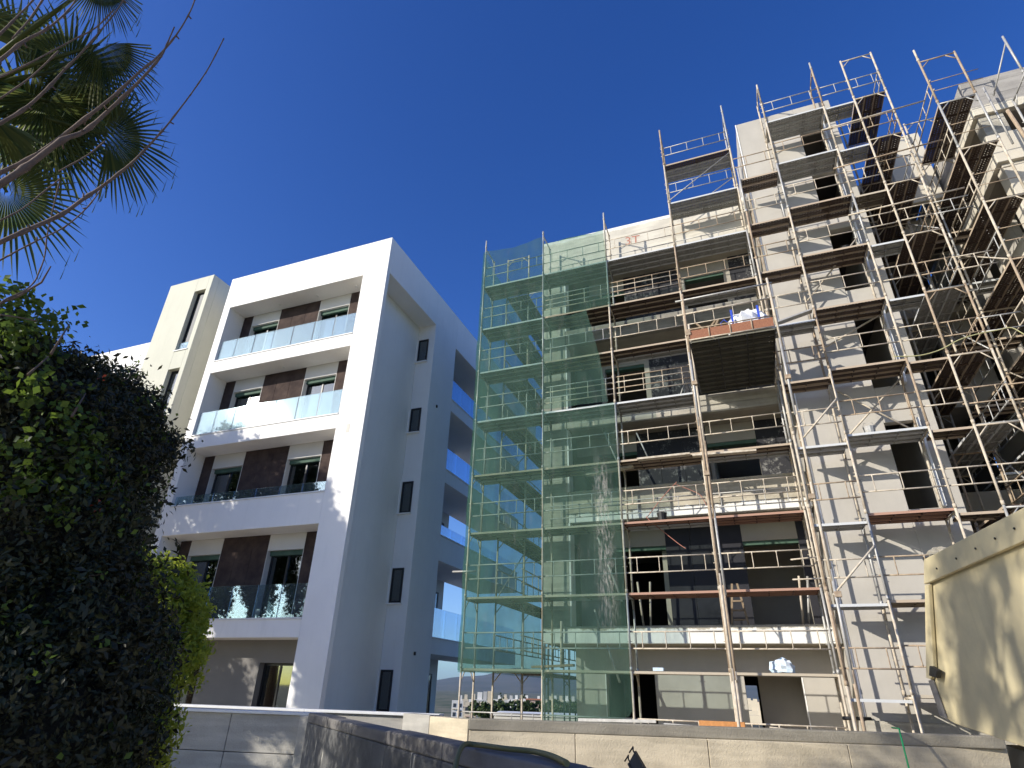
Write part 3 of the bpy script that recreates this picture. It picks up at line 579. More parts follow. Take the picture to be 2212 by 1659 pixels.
# ---- run along the tower's right side
sdd = thing('scaffolding', (6.1, 18.5, G), 'frame scaffolding running back into the gap right of the plastered tower', 'scaffolding')
QL = [.15, 2.07, 4.07, 6.10, 8.07, 10.1, 12.13, 14.16, 16.15, 18.13]; ql = [G] + QL; QX = (5.63, 6.57); QY = [16.33, 18.43, 20.53]
for i, y in enumerate(QY):
    for j, z in enumerate(ql):
        if i == 2 and z > 15: continue
        nz = ql[j + 1] if j + 1 < len(ql) else z + 2
        place('upright_frame', ms('frame', PM[(i * 2 + j) % 6] if j < 8 else 'paintpole', .94, round(nz - z, 2)), (QX[0], y, z), 0, sdd)
for j, z in enumerate(QL):
    for i in range(2):
        if i == 1 and z > 17: continue
        deck(sdd, QX[0] + .03, QX[1] - .03, QY[i] + .02, QY[i + 1] - .02, z, 'plank_rust' if j > 6 or (j % 4 == 0) else ('plank_galv' if j % 2 else 'plank_rust'), alongx=False)
    rail(sdd, QX[0], QX[1], TYO + .04, z + .55, 'galv' if j == 9 else random.choice(['rustpole', 'paintpole']), n=2)
    rail(sdd, QX[1], 7.4, TYO + .0, z + .5, random.choice(['rustpole', 'paintpole', 'galv']), n=1) if 1 < j < 7 else None
    rail(sdd, QY[0], QY[1], QX[1] - .02, z + .55, 'galv' if j % 2 else 'rustpole', alongx=False)
    if 0 < j < 8: deck(sdd, 6.62, 8.4, 18.6, 19.4, z - .6, 'plank_galv' if j % 3 == 0 else 'plank_rust', n=2)
for j in (2, 4, 6, 8): tubeobj('diagonal_brace', [(QX[1], 16.4, QL[j]), (QX[1], 18.4, QL[j] + 1.9)], .018, 'galv', sdd)
# ---- run along the right wing's side and its front
se = thing('scaffolding', (7.9, 18, G), 'frame scaffolding along the side wall of the right-hand wing', 'scaffolding')
WL = [.1, 2.1, 4.1, 6.15, 8.15, 10.2, 12.18, 14.22, 16.18]; wlv = [G] + WL; WX = (7.40, 8.36); WY = [15.6, 18.1, 20.6, 23.1]
for i, y in enumerate(WY):
    for j, z in enumerate(wlv):
        if i == 3 and z > 11: continue
        nz = wlv[j + 1] if j + 1 < len(wlv) else z + 2.0
        place('upright_frame', ms('frame', 'rustpole' if (i == 0 and j == 9) else PM[(i + j) % 6], .96, round(nz - z, 2)), (WX[0], y, z), 0, se)
place('pole', ms('pole', 'paintpole', .55), (WX[0], 15.6, 18.18), 0, se)
for j, z in enumerate(WL):
    for i in range(3):
        if i == 2 and z > 12.5 or (i == 1 and z > 15.5): continue
        deck(se, WX[0] + .03, WX[1] - .03, WY[i] + .02, WY[i + 1] - .02, z, 'plank_rust' if j != 3 else 'plank_galv', alongx=False)
        rail(se, WY[i], WY[i + 1], WX[0] + .03, z + .55, random.choice(['galv', 'paintpole', 'galv']), alongx=False)
    for dz in (.55, .97): tubeobj('ledger_tube', [(WX[0], 15.62, z + dz), (WX[1] + (.35 if j == 8 else 0), 15.62, z + dz + .02)], .013, 'rustpole', se)
for j in (1, 3, 5): tubeobj('diagonal_brace', [(7.4, 15.65, WL[j]), (7.4, 18.05, WL[j] + 2)], .02, 'paintpole', se)
sf = thing('scaffolding', (10.5, 15.9, G), 'frame scaffolding on the front of the right-hand wing, cut off by the picture edge', 'scaffolding')
for i, x in enumerate((9.45, 11.3, 13.8)):
    for j, z in enumerate(wlv[:-1]):
        place('upright_frame', ms('frame', PM[(i + j) % 6], .94, round(wlv[j + 1] - z, 2)), (x, 15.3, z), math.pi / 2, sf)
    place('pole', ms('pole', 'galv', 1.7), (x, 15.3, 16.18), 0, sf)
tubeobj('diagonal_brace', [(9.45, 15.32, 17.6), (9.0, 16.1, 16.4)], .022, 'galv', sf); tubeobj('pole', [(8.95, 16.25, 14.5), (8.95, 16.25, 17.0)], .03, 'galv', sf)
for j, z in enumerate(WL[:-1]):
    for x0, x1 in ((9.47, 11.28), (11.32, 13.78)):
        deck(sf, x0, x1, 15.32, 16.23, z, 'plank_rust' if j % 3 else 'plank_galv'); rail(sf, x0, x1, 15.34, z + .55, 'paintpole')
tubeobj('clamp_post', [(9.05, 15.75, 13.3), (8.85, 15.6, 15.2)], .05, 'rustpole', sf)
# ------------------------------------------------------------------ loading platform
lp = thing('loading_platform', (.4, 16.5, G), 'projecting loading platform with rusty ribbed deck and red-brown edge boards', 'platform')
px0, px1, py0, py1, pz = -.66, 1.62, 15.15, 18.5, 9.0
nb = 11
for i in range(nb):
    y = py0 + (py1 - py0) * (i + .5) / nb
    place('deck_plank', ms('plank', 'plank_dark', round(px1 - px0, 2)), (px0, y, pz), 0, lp)
for x in (px0 + .02, (px0 + px1) / 2 - .35, (px0 + px1) / 2 + .4, px1 - .02): tubeobj('bearer', [(x, py0 - .05, pz - .08), (x, py1, pz - .08)], .016, 'blackp', lp)
for i in range(4):
    w_ = (px1 - px0) / 4; boxes('edge_board', M['brick'], lp, [(px0 + i * w_ + .02, px0 + (i + 1) * w_ - .02, py0 - .03, py0 - .01, pz + .06, pz + .34)])
    tubeobj('edge_post', [(px0 + i * w_, py0 - .04, pz), (px0 + i * w_, py0 - .04, pz + .38)], .02, 'rustpole', lp, 5)
tubeobj('edge_rail', [(px0, py0 - .04, pz + .38), (px1, py0 - .04, pz + .38)], .02, 'rustpole', lp); tubeobj('edge_rail', [(px0, py0 - .04, pz + .03), (px1, py0 - .04, pz + .03)], .022, 'paintpole', lp)
for z in (pz + .95, pz + 1.45): tubeobj('handrail', [(px0 - .25, py0, z), (px1 + .15, py0, z + .04)], .028, 'galv' if z > 10.2 else 'paintpole', lp)
for x in (px0 - .03, px1 + .05):
    for y in (py0, 16.9):
        for z in range(0, 6):
            tubeobj('prop', [(x + random.uniform(-.02, .02), y, G + z * 2.02), (x + random.uniform(-.02, .02), y, G + (z + 1) * 2.02 + .25)], .034, random.choice(['paintpole', 'rustpole', 'paintpole', 'galv']), lp, 8)
for x, z in ((px0, 7.6), (px0, 5.0), (px1 + .05, 7.4), (px1, 4.2), (px1 + .1, 2.0), (px0, 9.2)):
    boxes('tube_clamp', M['rustpole'], lp, [(x - .07, x + .07, py0 - .06, py0 + .06, z, z + .12)], .01)
# ------------------------------------------------------------------ debris nets
def net(name, poly, Y, label, axis='y', sag=.05, parent=None):
    """cloth between left/right edges given per height: poly = [(z, left, right)...]"""
    zs = np.linspace(poly[0][0], poly[-1][0], 70); L = np.interp(zs, [p[0] for p in poly], [p[1] for p in poly]); Rr = np.interp(zs, [p[0] for p in poly], [p[2] for p in poly])
    nu = 44; v = []; ph = random.uniform(0, 6)
    for i, z in enumerate(zs):
        for j in range(nu + 1):
            u = j / nu; x = L[i] + (Rr[i] - L[i]) * u
            d = sag * (math.sin(u * 9 + z * .9 + ph) * .5 + math.sin(z * 3.1 + u * 4 + ph) * .35 + math.sin(u * 23 + z * 2.3) * .22 + .5 * abs(math.sin(z * 1.6 + u)))
            zz = z - (.12 * math.sin(math.pi * u) if i == len(zs) - 1 else 0)
            v.append((x, Y - .05 - d, zz) if axis == 'y' else (Y - .05 - d, x, zz))
    fs = [(i * (nu + 1) + j, i * (nu + 1) + j + 1, (i + 1) * (nu + 1) + j + 1, (i + 1) * (nu + 1) + j) for i in range(69) for j in range(nu)]
    b = MB(); b.v = v; b.f = fs; b.m = [0] * len(fs); b.sm = [True] * len(fs); return b.obj(name, M['net'], None, label=label, cat='netting')
net('debris_net', [(.45, -8.42, -5.84), (16.2, -8.40, -5.84)], YO - .03, 'tall green debris net on the leftmost bay of the scaffolding')
net('debris_net', [(12.35, -5.8, -3.25), (15.9, -5.8, -3.38)], YO - .03, 'green debris net at roof level, second bay, hanging under the parapet')
net('debris_net', [(8.55, -5.8, -3.55), (10.3, -5.8, -3.75), (12.3, -5.8, -4.15)], YO - .03, 'green debris net torn short of the third pole, halfway up the scaffolding')
net('debris_net', [(-.75, -5.8, -4.0), (-.45, -5.8, -3.36), (8.5, -5.8, -3.36)], YO - .03, 'lower green debris net in the second bay, dusted white with mortar')
net('debris_net', [(.5, 17.35, 25.9), (14.0, 17.35, 25.9), (16.2, 17.35, 20.9)], -8.4, 'green debris net closing the left flank of the scaffolding', axis='x', sag=.03)
# ------------------------------------------------------------------ site walls
def wallrun(name, pts, top, bot, th, mat, par, bevel=.01, side=1):
    for a, b_ in zip(pts[:-1], pts[1:]):
        a, b_ = Vector((a[0], a[1], 0)), Vector((b_[0], b_[1], 0)); d = (b_ - a).normalized(); n_ = Vector((-d.y, d.x, 0)) * th * side
        MB().prism([a + Vector((0, 0, bot)), b_ + Vector((0, 0, bot)), b_ + n_ + Vector((0, 0, bot)), a + n_ + Vector((0, 0, bot))], (0, 0, top - bot)).obj(name, mat, par, bevel)
sw = thing('site_wall', (-.5, 13.3, G), 'long beige concrete site wall in front of the scaffolding', 'wall')
cuts = [(-5.62, 12.22), (-3.6, 12.74), (-1.2, 13.30), (1.2, 13.92), (3.88, 14.90)]
for (xa, ya), (xb, yb) in zip(cuts[:-1], cuts[1:]):
    e = .006; wallrun('wall_section', [(xa + e, ya + e * .26), (xb - e, yb - e * .26)], -.70, G, .3, M['wall_new'], sw)
wallrun('wall_cap', [(-5.62, 12.19), (3.86, 14.80)], -.50, -.697, .36, M['wall_cap'], sw, .02)
MB().prism([Vector((3.9, 14.87, G)), Vector((4.35, 15.4, G)), Vector((4.1, 15.55, G)), Vector((3.7, 15.1, G))], (0, 0, .95)).obj('wall_end', M['wall_cap'], sw, .03)
sw2 = thing('site_wall', (-6.6, 12.8, G), 'short pale wall section between the white coping and the beige wall corner', 'wall')
wallrun('wall_section', [(-7.7, 13.2), (-6.85, 12.86)], -.5, G, .3, M['wall_panel'], sw2); 
wallrun('wall_section', [(-6.84, 12.85), (-5.64, 12.21)], -.52, G, .3, M['wall_new'], sw2)
sw3 = thing('terrace_wall', (-10.5, 13.0, G), 'rear terrace wall with a thin white coping below the white building', 'wall')
wallrun('wall_section', [(-16, 12.2), (-10.2, 13.0), (-7.0, 13.58)], -.56, G, .25, M['wall_panel'], sw3)
wallrun('coping', [(-16, 12.12), (-10.2, 12.93), (-6.95, 13.50)], -.5, -.556, .4, M['cop'], sw3)
sw4 = thing('retaining_wall', (-11, 11.5, G), 'shaded grey panel wall with a white coping, left of the concrete post', 'wall')
LW = [(-16.0, 10.30), (-14.4, 10.67), (-12.6, 11.09), (-10.95, 11.47), (-9.15, 11.87)]
for a, b_ in zip(LW[:-1], LW[1:]):
    for z0, z1 in ((-1.285, -.58), (-2.2, -1.297)): wallrun('panel', [(a[0] + .006, a[1]), (b_[0] - .006, b_[1])], z1, z0, .22, M['wall_panel'], sw4, .012)
wallrun('backing', [(-16, 10.5), (-9.2, 12.03)], -.62, -2.2, .1, M['wall_dark'], sw4)
wallrun('coping', [(-16, 10.24), (-9.0, 11.86)], -.52, -.576, .34, M['cop'], sw4, .01)
boxes('post', M['wall_panel'], sw4, [(-9.12, -8.72, 11.45, 11.9, -2.2, -.56)], .02)
dwl = thing('old_wall', (-4, 8, G), 'dark weathered wall with white streaks running towards the viewer', 'wall')
t = NT('dark_wall_with_lime_runs'); p_ = t.pos(); c_ = t.mix(t.ramp(t.noise(p_, 1.5, 7, .7), .3, .7), (.06, .06, .062), (.14, .14, .135))
mp_ = t.n('Mapping', i_Vector=p_, i_Scale=(7, 7, .55)).outputs[0]; f_ = t.ramp(t.noise(mp_, 1.1, 5, .6), .66, .70); c_ = t.mix(t.math('MULTIPLY', f_, .9), c_, (.55, .53, .46))
M['oldwall'] = t.done(t.bsdf(c_, .9, 0, t.bump(t.noise(p_, 25, 6, .7), .5, .03)))
DW = [(x, 10.05 - .8655 * (x + 7.38)) for x in (-8.75, -7.38, -6.1, -4.77, -3.3, -1.6, .3)]
for a, b_ in zip(DW[:-1], DW[1:]): wallrun('wall_block', [a, b_], -.664, G - .6, .32, M['oldwall'], dwl, .02)
for a, b_ in zip(DW[:-1], DW[1:]): wallrun('cap_slab', [(a[0] + .006, a[1] - .005), (b_[0] - .006, b_[1] + .005)], -.50 + random.uniform(-.012, .012), -.66, .33, M['wall_dark'], dwl, .02)
hp = [onz(*q, -.46) for q in ((970, 1659), (975, 1640), (985, 1622), (1000, 1611), (1030, 1609), (1090, 1617), (1150, 1623), (1190, 1633), (1225, 1646))]
hp[0].z = -1.0; hp[1].z = -.8; hp[2].z = -.58; hp[-1].z = -.47
tubeobj('hose', smooth(hp), .024, 'hose', None, 8, label='olive green hose lying over the old dark wall', cat='hose')
# ------------------------------------------------------------------ cream container
N_ = Vector((-1.32, -.225, 0)).normalized(); P0 = Vector((2.62, 11.04, 2.0))
ct = thing('skip_container', (3.6, 9.5, G), 'cream painted steel skip container with slanted end at the right edge', 'container')
M['creamp'] = plain('cream_steel_paint', (.66, .56, .33), .45, var=.12, sc=1.2, bump=.08, bsc=8, streak=.35, spec=.5, col2=(.42, .37, .24))
def cp(pts, off=0): return [onplane(x, y, P0 + N_ * off, N_) for x, y in pts]
out = [(2006, 1212), (2400, 1008), (2400, 1690), (2205, 1612), (2060, 1563), (2034, 1545), (2009, 1464), (2007, 1240)]
MB().prism(cp(out), N_ * -2.1).obj('body', M['creamp'], ct, .02)
MB().prism(cp([(2006, 1208), (2400, 1006), (2400, 1094), (2015, 1259), (2006, 1262)], .012), N_ * .07).obj('top_rim', M['creamp'], ct, .012)
MB().prism(cp([(2006, 1263), (2014, 1262), (2026, 1452), (2018, 1468), (2009, 1464)], .012), N_ * .06).obj('side_rim', M['creamp'], ct, .012)
MB().prism(cp([(2019, 1438), (2036, 1448), (2034, 1465), (2018, 1460)], .05), N_ * .08).obj('latch', M['blackp'], ct, .015)
MB().prism(cp([(2009, 1470), (2018, 1468), (2048, 1552), (2034, 1545)], .01), N_ * .03).obj('corner_guard', M['wall_dark'], ct, .008)
for i in range(5): q = cp([(2024 + i * 42, 1228 - i * 21.6)], .085)[0]; MB().tube([q, q + N_ * .012], .014, 8).obj('rivet', M['blackp'], ct)
MB().prism([q + Vector((0, 0, 0)) for q in cp([(2172, 1608), (2400, 1690), (2400, 1760), (2205, 1760)], -.25)], N_ * -1.7).obj('under_shade_block', M['blackp'], ct, .01)  # dark block added for the shadow under the skip, also its support
q = onplane(2030, 1196, P0 - N_ * .3, N_); 
def lump(name, c, r, mat, seed=1, **t):
    rnd = np.random.default_rng(seed); b = MB(); nu, nv = 14, 9; vs = []; ph = rnd.uniform(0, 6, 8)
    for i in range(nv + 1):
        th = math.pi * i / nv
        for j in range(nu):
            a = 2 * math.pi * j / nu; k = 1 + .22 * math.sin(3 * a + ph[0]) * math.sin(th) + .16 * math.sin(5 * a + 2 * th + ph[1]) + .10 * math.sin(7 * th + 3 * a + ph[2])
            vs.append((c[0] + r[0] * k * math.sin(th) * math.cos(a), c[1] + r[1] * k * math.sin(th) * math.sin(a), c[2] + max(-r[2] * .55, r[2] * k * math.cos(th))))
    fs = [(i * nu + j, (i + 1) * nu + j, (i + 1) * nu + (j + 1) % nu, i * nu + (j + 1) % nu) for i in range(nv) for j in range(nu)]
    b.add(vs, fs, 0, False); return b.obj(name, mat, **t)
lump('tarpaulin_bundle', q, (.15, .12, .09), M['wall_cap'], 5, label='grey folded tarpaulin on the far top corner of the cream skip', cat='tarpaulin')
# ------------------------------------------------------------------ loose items
bx_ = lump('bulk_bag', (1.0, 15.55, 9.5), (.60, .30, .40), M['bagw'], 3, label='white woven bulk bag with blue straps slumped on the loading platform', cat='bag')
for x in (.55, 1.25): boxes('strap', M['blue'], bx_, [(x, x + .06, 15.2, 15.26, 9.4, 9.86)], .004)
tubeobj('lifting_loop', [(.5, 15.3, 9.45), (.35, 15.25, 9.6), (.25, 15.25, 9.5), (.3, 15.25, 9.3)], .016, 'blue', bx_)
boxes('orange_crate', M['orange'], None, [(-.50, -.28, 15.3, 15.55, 9.02, 9.32)], .01, label='small orange crate beside the left post of the loading platform', cat='crate')
b = MB()
for dx, a in ((0, .35), (.1, -.3), (.22, .2)): b.rbox((-.22 + dx, 15.7, 9.5), (.03, 0, 0), (0, .02, 0), (a, 0, .42))
b.obj('timber_offcuts', M['wood'], None, label='leaning timber offcuts next to the orange crate on the platform', cat='timber')
p = ony(1692, 1440, 17.85); lump('plastic_sack', (p.x, 17.8, .56 + .14), (.26, .2, .2), M['bagb'], 9, label='crumpled white and blue plastic sack on the lowest scaffold deck', cat='sack')
p = ony(1423, 1440, 17.8); boxes('paper_packet', M['bagb'], None, [(p.x - .14, p.x + .14, 17.65, 17.85, .575, .66)], .01, label='small pale blue packet lying on the lowest deck near the green net', cat='packet')
# timber trestle, aluminium beams on the site floor
tr = thing('trestle', (-.9, 17.0, G), 'orange timber trestle behind the beige wall', 'trestle')
boxes('top_plank', M['orange'], tr, [(-1.65, -.62, 16.6, 16.8, -.66, -.50)], .01)
for x in (-1.5, -1.2, -.75): boxes('leg', M['orange'], tr, [(x, x + .07, 16.65, 16.72, G, -.66)])
for i, (a, b_, w_, lab) in enumerate((((-4.6, 16.6, -.60), (-2.6, 16.3, -.55), .035, 'aluminium beam propped behind the beige wall, nearer the green net'), ((-2.5, 16.8, -.62), (-.1, 16.5, -.68), .03, 'long aluminium beam running behind the orange trestle'), ((-.1, 16.9, -.60), (1.55, 16.6, -.72), .03, 'rust-flecked steel beam at the foot of the tower scaffold'))):
    a, b_ = Vector(a), Vector(b_); MB().rbox((a + b_) / 2, (b_ - a) / 2, (0, .04, 0), (0, 0, w_)).obj('steel_beam', M['galv' if i < 2 else 'paintpole'], None, .008, label=lab, cat='beam')
for i, (x, z0) in enumerate(((-3.0, -1.6),)): pass
# props standing on the first floor, hose pipes, cable, rope, hooked channel
for x, y, a, lab in ((-3.2, 19.1, .05, 'leaning pale prop at the left opening of the first floor'), (-3.0, 19.15, -.04, 'prop beside the leaning pale one, left opening of the first floor'), (1.15, 19.0, -.06, 'red-tipped prop by the right pillar of the first floor'), (1.30, 19.1, -.10, 'white prop next to the red-tipped one, first floor')):
    tubeobj('steel_prop', [(x, y, 1.8), (x - a * 2, y, 3.1)], .032, 'paintpole' if x < 1.2 else 'galv', None, 7, label=lab, cat='prop')
b = MB()
for x in (-.72, -.42): b.rbox((x + .1, 18.9, 2.35), (.028, 0, 0), (0, .03, 0), (.08 * (1 if x < -.5 else -1), 0, .58))
for z in (1.95, 2.2, 2.45, 2.7): b.rbox((-.47, 18.87, z), (.15, 0, 0), (0, .03, 0), (0, 0, .02))
b.obj('timber_ladder', M['wood'], None, label='short timber ladder standing on the first floor slab', cat='ladder')
for k, (x, y, z) in enumerate(((-1.1, 19.0, 8.98),)):
    t_ = thing('a_frame_trestle', (x, y, z), 'pale tubular trestle on the balcony left of the loading platform', 'trestle')
    for dx in (-.35, .35): tubeobj('leg', [(x + dx, y, z), (x + dx * .15, y, z + .75)], .02, 'galv', t_); tubeobj('leg', [(x + dx * .8, y + .4, z), (x + dx * .12, y + .2, z + .75)], .02, 'galv', t_)
    tubeobj('crossbar', [(x - .1, y + .1, z + .75), (x + .1, y + .1, z + .75)], .02, 'galv', t_)
cb = [(2005, 0)]
cab = smooth([ony(x, y, 15.2) for x, y in ((1930, 770), (1985, 768), (2030, 756), (2070, 735), (2110, 722), (2160, 712), (2185, 708), (2212, 722), (2260, 750))])
tubeobj('cable', cab, .014, 'yel', None, 6, label='yellow-green cable draped across the right-hand scaffolding', cat='cable')
ra, rb2 = ony(1942, 1574, 13.98), ony(1966, 1670, 13.6); tubeobj('rope', [ra + Vector((-.05, .4, 0)), ra, rb2], .016, 'rope', None, 6, label='green rope hanging over the beige wall', cat='rope')
hk = thing('hooked_channel', (-1.0, 6.5, G), 'black steel channel with two bent hooks at the bottom edge', 'steel channel')
ca, cb_ = ony(1365, 1636, 7.0), ony(1400, 1700, 6.4); d = (cb_ - ca).normalized(); sdv = d.cross(Vector((0, 1, 0))).normalized()
MB().rbox((ca + cb_) / 2, (cb_ - ca) / 2, sdv * .062, Vector((0, .015, 0))).rbox((ca + cb_) / 2 + sdv * .062, (cb_ - ca) / 2, sdv * .008, Vector((0, .05, 0))).rbox((ca + cb_) / 2 - sdv * .062, (cb_ - ca) / 2, sdv * .008, Vector((0, .05, 0))).obj('channel', M['blackp'], hk)
for s_ in (-.05, .045):
    q = ca + sdv * -s_; tubeobj('hook', [q + d * .05, q - d * .06, q - d * .11 + sdv * .02, q - d * .12 + sdv * -.05], .008, 'blackp', hk)
# loose site clutter
def loose(name, a, b_, r, mat, label, cat, flat=False):
    a, b_ = Vector(a), Vector(b_)
    if flat: return MB().rbox((a + b_) / 2, (b_ - a) / 2, (0, .10, 0), (0, 0, r)).obj(name, M[mat], None, .004, label=label, cat=cat)
    return tubeobj(name, [a, b_], r, mat, None, 7, label=label, cat=cat)
loose('ramp_plank', ony(1680, 698, 16.5), ony(1754, 671, 16.5), .025, 'galv', 'galvanised ramp plank sloping up to the tower scaffold beside the platform', 'plank', True)
loose('long_board', ony(1377, 993, 17.3), ony(1491, 981, 17.3), .03, 'paintpole', 'pale board slung under the rusty deck of the third bay', 'board', True)
loose('long_board', ony(1496, 985, 17.3), ony(1634, 974, 17.3), .03, 'paintpole', 'pale board slung under the rusty deck, left of the tower', 'board', True)
loose('long_board', ony(1267, 1026, 17.8), ony(1368, 1008, 17.8), .035, 'paintpole', 'white board poking out of the lower green net', 'board', True)
loose('loose_tube', ony(1708, 1209, 17.2), ony(1776, 1202, 17.2), .02, 'paintpole', 'upper loose rail end left of the tower, first floor', 'tube')
loose('loose_tube', ony(1712, 1252, 17.2), ony(1784, 1249, 17.2), .02, 'paintpole', 'lower loose rail end left of the tower, first floor', 'tube')
loose('timber_post', ony(1213, 1342, 17.7), ony(1213, 1443, 17.7), .045, 'paintpole', 'upright timber post behind the net at the lowest deck', 'post')
loose('deck_board', ony(1150, 1441, 17.5), ony(1240, 1437, 17.5), .03, 'wood', 'short warped board lying on the lowest netted deck', 'board', True)
loose('diagonal_tube', ony(1405, 1000, 18.2), ony(1375, 935, 18.2), .025, 'galv', 'steep loose tube on the second-floor balcony edge', 'tube')
def cable(pts, y, label): tubeobj('cable', smooth([ony(a, b_, y) for a, b_ in pts]), .012, 'red', None, 5, label=label, cat='cable')
cable(((1462, 1041), (1435, 1070), (1402, 1112), (1399, 1120), (1435, 1150), (1468, 1176), (1482, 1185)), 17.9, 'thin red cable hanging in a loop over the white-daubed parapet')
cable(((1458, 1045), (1470, 1050), (1508, 1066), (1520, 1080), (1526, 1092)), 17.95, 'short red cable end trailing right from the loop on the parapet')
def bucket(x, y, z, mat, label):
    b = MB(); n = 12; vs = [(x + r_ * math.cos(2 * math.pi * j / n), y + r_ * math.sin(2 * math.pi * j / n), z + h) for r_, h in ((.11, 0), (.15, .28), (.14, .28), (.10, .03)) for j in range(n)]
    b.add(vs, [(i * n + j, i * n + (j + 1) % n, (i + 1) * n + (j + 1) % n, (i + 1) * n + j) for i in range(3) for j in range(n)] + [tuple(range(n))[::-1], tuple(range(3 * n, 4 * n))]); b.tube([(x - .15, y, z + .27), (x - .1, y, z + .40), (x + .1, y, z + .40), (x + .15, y, z + .27)], .006, 4)
    return b.obj('bucket', M[mat], None, label=label, cat='bucket')
bucket(-2.2, 17.75, 4.55, 'blackp', 'black bucket on the second deck of the third bay'); bucket(3.5, 16.75, 6.17, 'galv', 'grey bucket on the tower scaffold, fourth deck'); bucket(4.2, 16.8, 12.11, 'blackp', 'black bucket high on the tower scaffold')
# conduits on the tower's side wall
for i, (y0, y1, z0, z1) in enumerate(((17.8, 18.2, -.6, 7), (18.1, 17.9, -.6, 10), (18.35, 18.2, 2, 13), (17.95, 18.3, 6, 16), (17.7, 17.8, 3, 18.5))):
    tubeobj('electric_conduit', [(1.975, y0, z0), (1.975, (y0 + y1) / 2 + .06, (z0 + z1) / 2), (1.975, y1, z1)], .012, 'rustpole', ub)
exec_order = 1
# ------------------------------------------------------------------ city behind
CW = [plain('town_wall_white', (.72, .70, .65), .9, sc=.1), plain('town_wall_cream', (.62, .54, .40), .9, sc=.1), plain('town_wall_pink', (.56, .42, .34), .9, sc=.1), plain('town_wall_grey', (.50, .49, .46), .9, sc=.1)]
M['twin'] = plain('town_window', (.05, .06, .07), .3); M['troof'] = plain('town_roof_tile', (.40, .17, .10), .9, sc=.5)
WIN = meshdata(MB().box(-.55, .55, -.06, 0, 0, 1.3), 'window', M['twin'])
ORD = 'first second third fourth fifth sixth seventh eighth ninth tenth eleventh twelfth'.split()
def cityhouse(px, ytop, d, wpx, base, mi, label, roof=None):
    c = ray(px, 1490); c.z = 0; c = c.normalized() * d; w = wpx / 1270 * d * .93; dep = w * .8
    zt = ray(px, ytop); zt = zt.z / math.hypot(zt.x, zt.y) * d
    gz = float(heightprof(d)) - ZUP - 1.5
    o = thing('town_house', (c.x, c.y, gz), label, 'building', 'town buildings seen in the distance')
    a = math.atan2(-c.x, c.y); ca, sa = math.cos(a), math.sin(a)
    def L(x, y, z): return (c.x + ca * x - sa * y, c.y + sa * x + ca * y, z)
    X, Y = Vector((ca, sa, 0)), Vector((-sa, ca, 0)); b = MB(); h = (zt - gz)
    b.rbox(L(0, 0, gz + h / 2), X * w / 2, Y * dep / 2, (0, 0, h / 2)); b.obj('wall', CW[mi], o)
    if roof == 'tile':
        MB().rbox(L(0, 0, zt + .25), X * (w / 2 + .4), Y * (dep / 2 + .4), (0, 0, .24)).obj('roof', M['troof'], o)
    else:
        MB().rbox(L(w * .22, 0, zt + .9), X * w * .16, Y * w * .15, (0, 0, .89)).obj('stair_head', CW[mi], o)
        MB().rbox(L(-w * .15, -.02, zt - 2.9), X * w * .3, Y * (dep / 2 + .35), (0, 0, .12)).obj('balcony', CW[(mi + 1) % 4], o)
    n = max(2, int(w / 3.2)); 
    for r_ in range(max(1, min(5, int(h / 3)))):
        for i in range(n):
            q = L(-w / 2 + (i + .5) * w / n, -dep / 2 - .02, zt - 2.3 - r_ * 3); e = place('window', WIN, q, a, o)
cols = [(1052, 1512, 120, 14, 1), (1043, 1508, 150, 12, 3), (1030, 1506, 180, 16, 0), (1018, 1512, 160, 12, 1), (1075, 1506, 330, 10, 0), (1088, 1503, 360, 9, 1), (1100, 1507, 300, 10, 3), (1112, 1505, 340, 9, 0), (1122, 1506, 310, 12, 1), (1134, 1505, 360, 9, 0),
        (1147, 1507, 270, 22, 2), (1160, 1506, 380, 8, 0), (1172, 1505, 350, 9, 3), (1184, 1508, 300, 10, 1), (1196, 1506, 340, 8, 0), (1207, 1508, 290, 10, 1), (1220, 1507, 330, 9, 0), (1233, 1509, 300, 10, 3), (990, 1508, 260, 12, 0), (1003, 1505, 300, 10, 1),
        (1062, 1519, 210, 12, 0), (1095, 1522, 180, 16, 0), (1180, 1519, 220, 14, 1), (1212, 1521, 200, 14, 2), (1125, 1517, 230, 14, 0), (1610, 1516, 240, 10, 1), (1622, 1520, 200, 12, 1), (1634, 1524, 170, 12, 0), (1616, 1530, 140, 16, 1), (1640, 1514, 300, 12, 2), (1628, 1540, 110, 16, 1)]
kinds = ['white house', 'cream house', 'rose-tiled house', 'grey house']; cols = [(a, b_ + 5, c_, d_ * 1.9, e_) for a, b_, c_, d_, e_ in cols]; cols.sort(); seen = {}
for i, (px, yt, d, wp, mi) in enumerate(cols):
    side = 'through the netted bay' if px < 1175 else ('through the second scaffold bay' if px < 1300 else 'through the ground-floor opening')
    k_ = (mi, side); n_ = seen.get(k_, 0); seen[k_] = n_ + 1
    cityhouse(px, yt, d, wp, 0, mi, '%s distant %s from the left, seen %s' % (ORD[n_], kinds[mi], side), 'tile' if mi == 2 else None)
